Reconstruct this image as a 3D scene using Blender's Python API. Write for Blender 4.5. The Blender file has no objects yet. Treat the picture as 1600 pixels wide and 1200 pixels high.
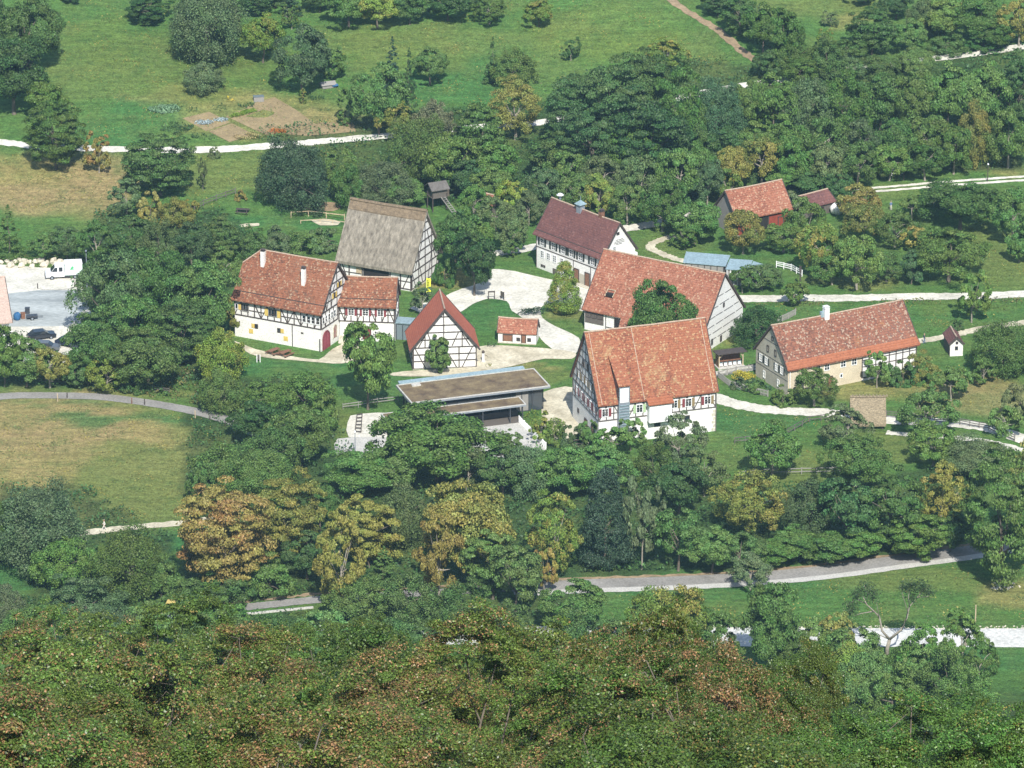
HAZE = 0.0001
EXPO = 0.6
import bpy, bmesh, math, random
import numpy as np
from mathutils import Vector, Matrix
from mathutils.geometry import tessellate_polygon
random.seed(7); RNG = np.random.default_rng(11)
sc = bpy.context.scene
COL = sc.collection
R = math.radians
# ------------------------------------------------------------------ camera
PITCH = R(21.5); FPX = 8600.0; CH = 315.0
cam = bpy.data.cameras.new('camera'); camo = bpy.data.objects.new('camera', cam); COL.objects.link(camo)
cam.sensor_width = 36; cam.lens = FPX/1600*36; cam.clip_start = 1; cam.clip_end = 5000
camo.location = (0, 0, CH); camo.rotation_euler = (math.pi/2-PITCH, 0, 0)
sc.camera = camo
CP, SP = math.cos(PITCH), math.sin(PITCH)

def ray(px, py):
    a = px-800; b = 600-py
    return (a, FPX*CP+b*SP, -FPX*SP+b*CP)
def P(px, py, z=0.0):
    d = ray(px, py); t = (z-CH)/d[2]
    return Vector((d[0]*t, d[1]*t, z))
def smooth01(t): 
    t = min(max(t, 0), 1); return t*t*(3-2*t)
def T(x, y):
    z = 0.0
    if y > 862:
        d = y-862; s = 0.13
        z = s*(d-30*(1-math.exp(-d/30)))
        a = smooth01((y-880)/60)
        z += a*(0.9*math.sin(x*0.045+1.3)*math.sin(y*0.06)+0.5*math.sin(x*0.11+y*0.07))
        if y > 1300: z -= 0.06*(y-1300)
    elif y < 688:
        d = 688-y
        z = 0.44*(d-12*(1-math.exp(-d/12)))
        z += smooth01(d/60)*(1.2*math.sin(x*0.06+.5)*math.sin(y*0.05))
        if y < 60: z = max(0.0, z-(60-y)*0.4)
    return z
def at(px, py, off=0.0):
    d = ray(px, py); lo, hi = 600.0/d[1], 1300.0/d[1]
    for _ in range(40):
        m = (lo+hi)/2
        if CH+d[2]*m > T(d[0]*m, d[1]*m): lo = m
        else: hi = m
    t = (lo+hi)/2
    return Vector((d[0]*t, d[1]*t, T(d[0]*t, d[1]*t)+off))
def proj(x, y, z):
    dz = z-CH; w = y*CP-dz*SP; u = y*SP+dz*CP
    return 800+FPX*x/w, 600-FPX*u/w
def mpp(v):            # pixels per metre at a point
    return FPX/(v[1]*CP-(v[2]-CH)*SP)

# ------------------------------------------------------------------ tags and objects
def tag(o, label=None, cat=None, group=None, kind=None):
    if label: o['label'] = label
    if cat: o['category'] = cat
    if group: o['group'] = group
    if kind: o['kind'] = kind
    return o
def empty(name, loc=(0, 0, 0), rz=0.0, label=None, cat=None, group=None):
    o = bpy.data.objects.new(name, None); COL.objects.link(o)
    o.location = loc; o.rotation_euler = (0, 0, rz); o.empty_display_size = .5
    return tag(o, label, cat, group)

class MB:
    def __init__(s): s.v = []; s.f = []; s.m = []
    def add(s, vs, fs, mi=0):
        k = len(s.v); s.v += [tuple(p) for p in vs]
        s.f += [tuple(i+k for i in f) for f in fs]; s.m += [mi]*len(fs); return s
    def box(s, x0, y0, z0, x1, y1, z1, mi=0):
        return s.add([(x0,y0,z0),(x1,y0,z0),(x1,y1,z0),(x0,y1,z0),(x0,y0,z1),(x1,y0,z1),(x1,y1,z1),(x0,y1,z1)],
              [(0,3,2,1),(4,5,6,7),(0,1,5,4),(1,2,6,5),(2,3,7,6),(3,0,4,7)], mi)
    def beam(s, a, b, w, h=None, mi=0, up=(0,0,1)):
        a = Vector(a); b = Vector(b); h = h or w; d = (b-a)
        if d.length < 1e-6: return s
        d.normalize(); u = Vector(up)
        if abs(d.dot(u)) > .98: u = Vector((1, 0, 0))
        r = d.cross(u).normalized(); u = r.cross(d).normalized()
        vs = [p+r*i*w/2+u*j*h/2 for p in (a, b) for i, j in ((-1,-1),(1,-1),(1,1),(-1,1))]
        return s.add(vs, [(0,3,2,1),(4,5,6,7),(0,1,5,4),(1,2,6,5),(2,3,7,6),(3,0,4,7)], mi)
    def tube(s, pts, rad, n=6, mi=0, cap=True):
        pts = [Vector(p) for p in pts]; vs = []; N = len(pts)
        if not hasattr(rad, '__len__'): rad = [rad]*N
        for i, p in enumerate(pts):
            d = (pts[min(i+1, N-1)]-pts[max(i-1, 0)])
            d = d.normalized() if d.length > 1e-9 else Vector((0, 0, 1))
            u = Vector((0,0,1)) if abs(d.z) < .9 else Vector((1,0,0))
            r = d.cross(u).normalized(); u = r.cross(d)
            for k in range(n):
                a = 2*math.pi*k/n; vs.append(p+(r*math.cos(a)+u*math.sin(a))*rad[i])
        fs = [(i*n+k, i*n+(k+1) % n, (i+1)*n+(k+1) % n, (i+1)*n+k) for i in range(N-1) for k in range(n)]
        if cap: fs += [tuple(range(n)), tuple((N-1)*n+k for k in range(n))]
        return s.add(vs, fs, mi)
    def blob(s, c, r, mi=0, jit=.15, nu=8, nv=5, rnd=random):
        vs = [(c[0], c[1], c[2]-r[2])]
        for j in range(1, nv):
            th = math.pi*j/nv
            for i in range(nu):
                a = 2*math.pi*i/nu; q = 1+rnd.uniform(-jit, jit)
                vs.append((c[0]+r[0]*q*math.sin(th)*math.cos(a), c[1]+r[1]*q*math.sin(th)*math.sin(a), c[2]-r[2]*q*math.cos(th)))
        vs.append((c[0], c[1], c[2]+r[2])); fs = []
        for i in range(nu): fs.append((0, 1+(i+1) % nu, 1+i))
        for j in range(nv-2):
            for i in range(nu):
                a = 1+j*nu+i; b = 1+j*nu+(i+1) % nu; fs.append((a, b, b+nu, a+nu))
        t = len(vs)-1; k = 1+(nv-2)*nu
        for i in range(nu): fs.append((k+i, k+(i+1) % nu, t))
        return s.add(vs, fs, mi)
    def prism(s, prof, x0, x1, mi=0):        # profile in (y,z), extruded along x
        n = len(prof); vs = [(x0, y, z) for y, z in prof]+[(x1, y, z) for y, z in prof]
        fs = [tuple(range(n-1, -1, -1)), tuple(range(n, 2*n))]+[(i, (i+1) % n, n+(i+1) % n, n+i) for i in range(n)]
        return s.add(vs, fs, mi)
    def prismz(s, poly, z0, z1, mi=0):
        n = len(poly); vs = [(x, y, z0) for x, y in poly]+[(x, y, z1) for x, y in poly]
        fs = [tuple(range(n-1, -1, -1)), tuple(range(n, 2*n))]+[(i, (i+1) % n, n+(i+1) % n, n+i) for i in range(n)]
        return s.add(vs, fs, mi)
    def build(s, name, mats, parent=None, smooth=False, loc=None, bevel=0):
        me = bpy.data.meshes.new(name); me.from_pydata(s.v, [], s.f)
        if not isinstance(mats, (list, tuple)): mats = [mats]
        for m in mats: me.materials.append(m)
        if len(mats) > 1: me.polygons.foreach_set('material_index', s.m)
        bm = bmesh.new(); bm.from_mesh(me); bmesh.ops.recalc_face_normals(bm, faces=bm.faces)
        if bevel: bmesh.ops.bevel(bm, geom=list(bm.edges), offset=bevel, segments=2, affect='EDGES', clamp_overlap=True)
        bm.to_mesh(me); bm.free()
        if smooth: me.polygons.foreach_set('use_smooth', [True]*len(me.polygons))
        me.update()
        o = bpy.data.objects.new(name, me); COL.objects.link(o)
        if parent: o.parent = parent
        if loc is not None: o.location = loc
        return o

# ------------------------------------------------------------------ materials
def newmat(name):
    m = bpy.data.materials.new(name); m.use_nodes = True; nt = m.node_tree
    b = nt.nodes['Principled BSDF']; return m, nt, b
def c4(c): return (c[0], c[1], c[2], 1)
def N(nt, t, **kw):
    n = nt.nodes.new(t)
    for k, v in kw.items():
        if k in n.inputs: n.inputs[k].default_value = v
        else: setattr(n, k, v)
    return n
def noise_mat(name, c, var=.25, scale=1.5, rough=.8, bump=.0, spec=.3, c2=None, fine=None, coord='Object', stretch=None):
    m, nt, b = newmat(name); L = nt.links
    tc = N(nt, 'ShaderNodeTexCoord'); src = tc.outputs[coord]
    if stretch:
        mp = N(nt, 'ShaderNodeMapping'); mp.inputs['Scale'].default_value = stretch; L.new(src, mp.inputs[0]); src = mp.outputs[0]
    n1 = N(nt, 'ShaderNodeTexNoise', Scale=scale, Detail=6.0, Roughness=.65); L.new(src, n1.inputs['Vector'])
    rp = N(nt, 'ShaderNodeValToRGB'); e = rp.color_ramp.elements
    lo = tuple(x*(1-var) for x in c); hi = tuple(min(1, x*(1+var)) for x in (c2 or c))
    e[0].position = .3; e[0].color = c4(lo); e[1].position = .7; e[1].color = c4(hi)
    L.new(n1.outputs['Fac'], rp.inputs[0]); out = rp.outputs[0]
    if fine:
        n2 = N(nt, 'ShaderNodeTexNoise', Scale=fine, Detail=4.0, Roughness=.7); L.new(src, n2.inputs['Vector'])
        mr = N(nt, 'ShaderNodeMapRange'); mr.inputs[1].default_value = .3; mr.inputs[2].default_value = .7; mr.inputs[3].default_value = .72; mr.inputs[4].default_value = 1.25
        L.new(n2.outputs['Fac'], mr.inputs[0])
        mx = N(nt, 'ShaderNodeVectorMath', operation='SCALE'); L.new(out, mx.inputs[0]); L.new(mr.outputs[0], mx.inputs['Scale']); out = mx.outputs[0]
    L.new(out, b.inputs['Base Color']); b.inputs['Roughness'].default_value = rough
    b.inputs['Specular IOR Level'].default_value = spec
    if bump:
        bp = N(nt, 'ShaderNodeBump', Strength=bump, Distance=.1); L.new(n1.outputs['Fac'], bp.inputs['Height']); L.new(bp.outputs[0], b.inputs['Normal'])
    return m
def tile_mat(name, cols, speck, amt, scale=4.3, patch=.35, patchcol=None, pthr=.55):
    """clay tiles: each little cell its own tone, pale lichen specks, larger patches"""
    m, nt, b = newmat(name); L = nt.links
    tc = N(nt, 'ShaderNodeTexCoord'); mp = N(nt, 'ShaderNodeMapping'); mp.inputs['Scale'].default_value = (1.0, .9, 1.0)
    L.new(tc.outputs['Object'], mp.inputs[0])
    vo = N(nt, 'ShaderNodeTexVoronoi', Scale=scale); L.new(mp.outputs[0], vo.inputs['Vector'])
    sep = N(nt, 'ShaderNodeSeparateColor'); L.new(vo.outputs['Color'], sep.inputs[0])
    rp = N(nt, 'ShaderNodeValToRGB'); rp.color_ramp.interpolation = 'LINEAR'
    el = rp.color_ramp.elements; el[0].color = c4(cols[0]); el[0].position = 0; el[1].color = c4(cols[-1]); el[1].position = 1
    for i, c in enumerate(cols[1:-1]):
        e = el.new((i+1)/(len(cols)-1)); e.color = c4(c)
    n0 = N(nt, 'ShaderNodeTexNoise', Scale=.22, Detail=5.0, Roughness=.6); L.new(tc.outputs['Object'], n0.inputs['Vector'])
    ad = N(nt, 'ShaderNodeMath', operation='MULTIPLY_ADD'); L.new(n0.outputs['Fac'], ad.inputs[0]); ad.inputs[1].default_value = 1.5; 
    s2 = N(nt, 'ShaderNodeMath', operation='MULTIPLY_ADD'); L.new(sep.outputs[0], s2.inputs[0]); s2.inputs[1].default_value = .75; s2.inputs[2].default_value = -.62
    L.new(s2.outputs[0], ad.inputs[2]); L.new(ad.outputs[0], rp.inputs[0]); out = rp.outputs[0]
    if patchcol:
        n1 = N(nt, 'ShaderNodeTexNoise', Scale=.35, Detail=6.0, Roughness=.7); L.new(mp.outputs[0], n1.inputs['Vector'])
        n1.inputs['Distortion'].default_value = .6
        r2 = N(nt, 'ShaderNodeMapRange'); r2.inputs[1].default_value = pthr; r2.inputs[2].default_value = pthr+.14; r2.inputs[4].default_value = patch
        L.new(n1.outputs['Fac'], r2.inputs[0])
        mu = N(nt, 'ShaderNodeMath', operation='MULTIPLY'); L.new(r2.outputs[0], mu.inputs[0]); L.new(sep.outputs[2], mu.inputs[1])
        mx = N(nt, 'ShaderNodeMix', data_type='RGBA'); L.new(mu.outputs[0], mx.inputs[0]); L.new(out, mx.inputs[6]); mx.inputs[7].default_value = c4(patchcol); out = mx.outputs[2]
    gt = N(nt, 'ShaderNodeMath', operation='GREATER_THAN'); L.new(sep.outputs[1], gt.inputs[0]); gt.inputs[1].default_value = 1-amt
    mx = N(nt, 'ShaderNodeMix', data_type='RGBA'); mf = N(nt, 'ShaderNodeMath', operation='MULTIPLY'); L.new(gt.outputs[0], mf.inputs[0]); mf.inputs[1].default_value = .75
    L.new(mf.outputs[0], mx.inputs[0]); L.new(out, mx.inputs[6]); mx.inputs[7].default_value = c4(speck); out = mx.outputs[2]
    # courses of tiles: thin darker lines along the slope
    sx = N(nt, 'ShaderNodeSeparateXYZ'); L.new(tc.outputs['Object'], sx.inputs[0])
    fr = N(nt, 'ShaderNodeMath', operation='MULTIPLY'); L.new(sx.outputs[2], fr.inputs[0]); fr.inputs[1].default_value = 3.3
    f2 = N(nt, 'ShaderNodeMath', operation='FRACT'); L.new(fr.outputs[0], f2.inputs[0])
    m3 = N(nt, 'ShaderNodeMapRange'); m3.inputs[1].default_value = 0; m3.inputs[2].default_value = .35; m3.inputs[3].default_value = .72; m3.inputs[4].default_value = 1
    L.new(f2.outputs[0], m3.inputs[0])
    sl = N(nt, 'ShaderNodeVectorMath', operation='SCALE'); L.new(out, sl.inputs[0]); L.new(m3.outputs[0], sl.inputs['Scale'])
    L.new(sl.outputs[0], b.inputs['Base Color']); b.inputs['Roughness'].default_value = .85; b.inputs['Specular IOR Level'].default_value = .25
    bp = N(nt, 'ShaderNodeBump', Strength=.5, Distance=.06); ad2 = N(nt, 'ShaderNodeMath', operation='ADD')
    L.new(sep.outputs[0], ad2.inputs[0]); L.new(f2.outputs[0], ad2.inputs[1]); L.new(ad2.outputs[0], bp.inputs['Height']); L.new(bp.outputs[0], b.inputs['Normal'])
    return m
M = {}
M['plaster'] = noise_mat('plaster', (.74,.73,.69), .07, .8, .9, .1, fine=6)
M['plaster_cool'] = noise_mat('plaster_cool', (.74,.75,.75), .1, .5, .9, .1, fine=5)
M['plaster_grey'] = noise_mat('plaster_grey', (.44,.41,.33), .12, .6, .9, .1, fine=7)
M['plaster_beige'] = noise_mat('plaster_beige', (.56,.49,.36), .12, .6, .9, .1, fine=7)
M['stone'] = noise_mat('stone', (.5,.47,.38), .35, 2.5, .9, .4)
M['timber'] = noise_mat('timber', (.072,.058,.052), .3, 2, .8)
M['timber_grey'] = noise_mat('timber_grey', (.12,.11,.10), .3, 2, .85)
M['board'] = noise_mat('board', (.12,.105,.09), .35, 3, .85, stretch=(6, 6, .6))
M['board_grey'] = noise_mat('board_grey', (.26,.25,.23), .3, 3, .85, stretch=(6, 6, .6))
M['board_red'] = noise_mat('board_red', (.24,.05,.03), .4, 3, .8, stretch=(5, 5, .5))
M['wood_pale'] = noise_mat('wood_pale', (.45,.36,.24), .3, 3, .8)
M['wood_brown'] = noise_mat('wood_brown', (.20,.10,.06), .3, 3, .7)
M['purple'] = noise_mat('purple', (.27,.06,.08), .2, 3, .6)
M['dark_red'] = noise_mat('dark_red', (.20,.045,.05), .2, 3, .6)
M['yellow_paint'] = noise_mat('yellow_paint', (.62,.46,.13), .15, 4, .6)
M['green_paint'] = noise_mat('green_paint', (.36,.50,.28), .15, 4, .6)
M['dark_paint'] = noise_mat('dark_paint', (.035,.04,.035), .2, 4, .6)
M['ochre_paint'] = noise_mat('ochre_paint', (.24,.18,.09), .15, 4, .6)
M['white_paint'] = noise_mat('white_paint', (.78,.79,.78), .05, 4, .5)
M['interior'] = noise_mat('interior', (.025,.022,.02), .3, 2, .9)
M['roof_manor'] = tile_mat('roof_manor', [(.12,.056,.036),(.20,.082,.046),(.27,.108,.058),(.24,.115,.070)], (.36,.25,.16), .10, patchcol=(.13,.125,.09), patch=.6)
M['roof_barn'] = tile_mat('roof_barn', [(.19,.075,.048),(.26,.102,.062),(.34,.14,.085),(.29,.14,.095)], (.44,.29,.19), .10, patchcol=(.22,.17,.11), patch=.45)
M['roof_big'] = tile_mat('roof_big', [(.16,.062,.038),(.25,.092,.052),(.32,.122,.064),(.28,.12,.068)], (.42,.28,.15), .09, patchcol=(.40,.30,.15), patch=.9, pthr=.54)
M['roof_farm'] = tile_mat('roof_farm', [(.11,.058,.045),(.19,.082,.054),(.27,.112,.068),(.16,.095,.075)], (.38,.29,.21), .13, patchcol=(.34,.17,.07), patch=.7)
M['roof_red'] = tile_mat('roof_red', [(.36,.105,.062),(.41,.125,.075),(.46,.145,.085)], (.46,.19,.12), .02)
M['roof_school'] = tile_mat('roof_school', [(.115,.054,.050),(.15,.068,.060),(.19,.086,.072)], (.24,.13,.11), .04)
M['roof_new'] = tile_mat('roof_new', [(.27,.095,.05),(.33,.12,.06),(.36,.14,.075)], (.24,.09,.05), .05)
M['roof_pale'] = noise_mat('roof_pale', (.44,.33,.27), .1, 1.5, .85, fine=4)
M['mortar'] = noise_mat('mortar', (.40,.30,.22), .3, 3, .9)
M['thatch'] = noise_mat('thatch', (.17,.148,.115), .38, 1.4, .95, .9, c2=(.235,.21,.165), fine=7, stretch=(1.6, .8, .5))
M['thatch_ridge'] = noise_mat('thatch_ridge', (.185,.14,.09), .4, 2, .95, .8, fine=6)
M['straw'] = noise_mat('straw', (.25,.205,.135), .5, 3, .95, .9, fine=6, stretch=(1, 1, 2.5))
M['zinc'] = noise_mat('zinc', (.25,.34,.37), .12, .8, .38, spec=.6, fine=3)
M['steel'] = noise_mat('steel', (.22,.25,.28), .15, 2, .4, spec=.6)
M['dark_steel'] = noise_mat('dark_steel', (.05,.055,.065), .2, 2, .4, spec=.5)
M['green_roof'] = noise_mat('green_roof', (.135,.088,.062), .4, .5, .95, .6, c2=(.18,.14,.075), fine=5)
M['concrete'] = noise_mat('concrete', (.46,.45,.41), .1, .7, .9, fine=4)
M['rock'] = noise_mat('rock', (.58,.53,.42), .3, 1.2, .9, .4)
M['gravel'] = noise_mat('gravel', (.52,.50,.42), .16, .3, .95, .3, c2=(.61,.59,.51), fine=2.2)
M['gravel_tan'] = noise_mat('gravel_tan', (.44,.39,.27), .22, .3, .95, .3, c2=(.53,.49,.37), fine=2)
M['asphalt'] = noise_mat('asphalt', (.225,.215,.195), .12, .2, .9, c2=(.27,.26,.24), fine=3)
M['asphalt_blue'] = noise_mat('asphalt_blue', (.27,.30,.30), .18, .15, .9, c2=(.40,.43,.42), fine=2, stretch=(.5, 1.5, 1))
M['road_white'] = noise_mat('road_white', (.50,.50,.465), .1, .25, .9, c2=(.58,.58,.54), fine=2)
M['dirt'] = noise_mat('dirt', (.27,.20,.12), .3, .6, .95, fine=2)
M['soil'] = noise_mat('soil', (.26,.20,.105), .2, .6, .95, .5, fine=3)
M['bark'] = noise_mat('bark', (.13,.11,.085), .35, 2, .9, .5)
M['bark_pale'] = noise_mat('bark_pale', (.26,.235,.19), .35, 2, .9, .5)
M['blue'] = noise_mat('blue', (.03,.11,.24), .3, 2, .7)
M['banner'] = noise_mat('banner', (.72,.74,.06), .1, 2, .7)
M['vehicle_yellow'] = noise_mat('vehicle_yellow', (.55,.42,.14), .1, 2, .5)
M['tyre'] = noise_mat('tyre', (.02,.02,.022), .2, 4, .8)
def paint_mat(name, c, coat=.5):
    m, nt, b = newmat(name); b.inputs['Base Color'].default_value = c4(c); b.inputs['Roughness'].default_value = .35
    b.inputs['Coat Weight'].default_value = coat; return m
M['van_white'] = paint_mat('van_white', (.78,.79,.8)); M['van_box'] = noise_mat('van_box', (.60,.74,.68), .04, 2, .5)
M['car_black'] = paint_mat('car_black', (.018,.022,.03)); M['car_blue'] = paint_mat('car_blue', (.03,.04,.07)); M['car_grey'] = paint_mat('car_grey', (.1,.11,.12))
M['green_mark'] = paint_mat('green_mark', (.08,.42,.16), 0); M['grey_mark'] = paint_mat('grey_mark', (.35,.4,.4), 0); M['black_mark'] = paint_mat('black_mark', (.03,.03,.03), 0)
def glass_mat(name, c=(.02,.028,.035), r=.08):
    m, nt, b = newmat(name); b.inputs['Base Color'].default_value = c4(c); b.inputs['Roughness'].default_value = r; b.inputs['Specular IOR Level'].default_value = .7
    return m
M['glass'] = glass_mat('glass'); M['glass_light'] = glass_mat('glass_light', (.16,.2,.22), .1)
M['skin'] = noise_mat('skin', (.5,.3,.2), .1, 5, .6); M['cloth_white'] = noise_mat('cloth_white', (.68,.64,.58), .1, 5, .9)
M['cloth_dark'] = noise_mat('cloth_dark', (.06,.065,.09), .2, 5, .9); M['cloth_blue'] = noise_mat('cloth_blue', (.12,.18,.3), .2, 5, .9); M['hair'] = noise_mat('hair', (.25,.2,.15), .2, 9, .8)

def leaf_mat(name, second=None, thr=.75, soft=.1, transl=.2, rough=.55, lo=.55, hi=1.6):
    m, nt, b = newmat(name); L = nt.links; nt.nodes.remove(b)
    oi = N(nt, 'ShaderNodeObjectInfo'); at_ = N(nt, 'ShaderNodeAttribute', attribute_name='leafvar')
    sp = N(nt, 'ShaderNodeSeparateColor'); L.new(at_.outputs['Color'], sp.inputs[0])
    mr = N(nt, 'ShaderNodeMapRange'); mr.inputs[3].default_value = lo; mr.inputs[4].default_value = hi; L.new(sp.outputs[0], mr.inputs[0])
    base = oi.outputs['Color']
    # warm/cool drift between branches
    hs = N(nt, 'ShaderNodeHueSaturation'); h2 = N(nt, 'ShaderNodeMapRange'); h2.inputs[3].default_value = .475; h2.inputs[4].default_value = .525
    L.new(sp.outputs[2], h2.inputs[0]); L.new(h2.outputs[0], hs.inputs['Hue']); L.new(base, hs.inputs['Color']); base = hs.outputs[0]
    if second:
        m2 = N(nt, 'ShaderNodeMapRange'); m2.inputs[1].default_value = thr; m2.inputs[2].default_value = thr+soft; L.new(sp.outputs[1], m2.inputs[0])
        mx = N(nt, 'ShaderNodeMix', data_type='RGBA'); L.new(m2.outputs[0], mx.inputs[0]); L.new(base, mx.inputs[6]); mx.inputs[7].default_value = c4(second); base = mx.outputs[2]
    sc_ = N(nt, 'ShaderNodeVectorMath', operation='SCALE'); L.new(base, sc_.inputs[0]); L.new(mr.outputs[0], sc_.inputs['Scale'])
    pb = N(nt, 'ShaderNodeBsdfPrincipled', Roughness=rough); pb.inputs['Specular IOR Level'].default_value = .35; L.new(sc_.outputs[0], pb.inputs['Base Color'])
    tr = N(nt, 'ShaderNodeBsdfTranslucent'); L.new(sc_.outputs[0], tr.inputs['Color'])
    mix = N(nt, 'ShaderNodeMixShader', Fac=transl); L.new(pb.outputs[0], mix.inputs[1]); L.new(tr.outputs[0], mix.inputs[2])
    L.new(mix.outputs[0], nt.nodes['Material Output'].inputs['Surface'])
    return m
M['leaf'] = leaf_mat('leaf'); M['leaf_turning'] = leaf_mat('leaf_turning', (.27,.235,.055), .55, .3)
M['leaf_rust'] = leaf_mat('leaf_rust', (.29,.16,.055), .52, .4)
M['leaf_beech'] = leaf_mat('leaf_beech', (.26,.14,.065), .57, .2, .22, .4, .4, 2.0); M['leaf_beech_green'] = leaf_mat('leaf_beech_green', (.20,.16,.04), .75, .2, .22, .4, .45, 1.9)

# ------------------------------------------------------------------ ground
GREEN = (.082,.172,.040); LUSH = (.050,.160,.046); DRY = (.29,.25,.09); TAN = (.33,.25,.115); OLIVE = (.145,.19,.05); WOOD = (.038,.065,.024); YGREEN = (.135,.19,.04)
PATCH = [ # cx, cy, rx, ry, colour, strength
 (90,285,150,55,TAN,.95),(20,262,90,28,DRY,.8),(330,270,120,38,OLIVE,.9),(170,215,60,25,LUSH,.6),(140,120,80,45,OLIVE,.55),(150,60,80,40,YGREEN,.5),(230,170,70,35,LUSH,.55),(330,150,160,16,DRY,.6),
 (420,185,150,36,DRY,.55),(500,200,80,25,TAN,.6),(640,60,180,30,OLIVE,.5),(720,130,100,40,LUSH,.5),(950,50,150,45,YGREEN,.75),(300,100,180,60,YGREEN,.5),(620,80,120,40,YGREEN,.5),(860,110,60,30,OLIVE,.35),(1000,30,100,30,GREEN,.5),(1300,10,120,25,OLIVE,.8),(1340,30,60,14,DRY,.5),
 (1180,390,120,40,LUSH,.3),(1060,380,60,30,OLIVE,.5),(1560,400,80,60,OLIVE,.8),(1350,435,90,16,DRY,.45),(1400,300,90,16,OLIVE,.6),(1560,262,60,16,DRY,.7),(1320,490,300,16,LUSH,.4),(1500,480,80,12,YGREEN,.5),
 (430,345,110,16,LUSH,.7),(700,442,60,16,DRY,.9),(765,490,55,30,LUSH,.6),(880,490,40,12,DRY,.5),(830,575,60,10,DRY,.8),(870,585,60,12,OLIVE,.8),(440,570,120,14,LUSH,.7),(600,600,120,18,LUSH,.5),(1100,545,60,25,OLIVE,.8),(1140,525,30,12,DRY,.5),
 (90,720,270,110,DRY,1.0),(120,700,200,60,TAN,.35),(60,660,160,50,TAN,.75),(230,760,110,70,OLIVE,.75),(230,655,170,9,LUSH,.8),(60,628,120,5,LUSH,.6),(200,700,40,10,OLIVE,.5),(170,770,80,30,OLIVE,.4),
 (1180,660,110,20,LUSH,.8),(1420,605,160,22,DRY,.75),(1530,620,90,30,TAN,.55),(1400,700,120,30,OLIVE,.8),(1240,750,70,60,OLIVE,.8),(1130,720,60,20,OLIVE,.5),(1150,920,260,24,LUSH,.7),(1250,935,160,18,GREEN,.6),(1400,905,140,20,OLIVE,.7),(1570,930,70,26,DRY,.7),(1560,1030,80,20,LUSH,.7),
 (20,900,60,40,LUSH,.8),(250,850,60,20,LUSH,.9),(150,945,200,25,GREEN,.4),(340,620,60,30,OLIVE,.4),(530,660,50,30,OLIVE,.7),(220,615,110,6,DRY,.5)]
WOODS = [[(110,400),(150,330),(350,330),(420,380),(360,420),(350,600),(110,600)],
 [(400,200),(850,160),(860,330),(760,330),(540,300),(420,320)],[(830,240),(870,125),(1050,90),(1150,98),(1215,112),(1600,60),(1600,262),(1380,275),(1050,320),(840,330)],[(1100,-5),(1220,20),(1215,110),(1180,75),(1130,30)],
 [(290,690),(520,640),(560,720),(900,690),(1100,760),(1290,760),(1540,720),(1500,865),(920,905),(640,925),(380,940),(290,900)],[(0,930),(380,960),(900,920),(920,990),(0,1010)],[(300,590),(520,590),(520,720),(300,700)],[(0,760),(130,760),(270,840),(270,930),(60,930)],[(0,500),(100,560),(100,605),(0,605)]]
def inpoly(px, py, poly):
    ins = np.zeros(px.shape, bool); n = len(poly); j = n-1
    for i in range(n):
        xi, yi = poly[i]; xj, yj = poly[j]
        if yi != yj:
            c = ((yi > py) != (yj > py)) & (px < (xj-xi)*(py-yi)/(yj-yi)+xi); ins ^= c
        j = i
    return ins
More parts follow.
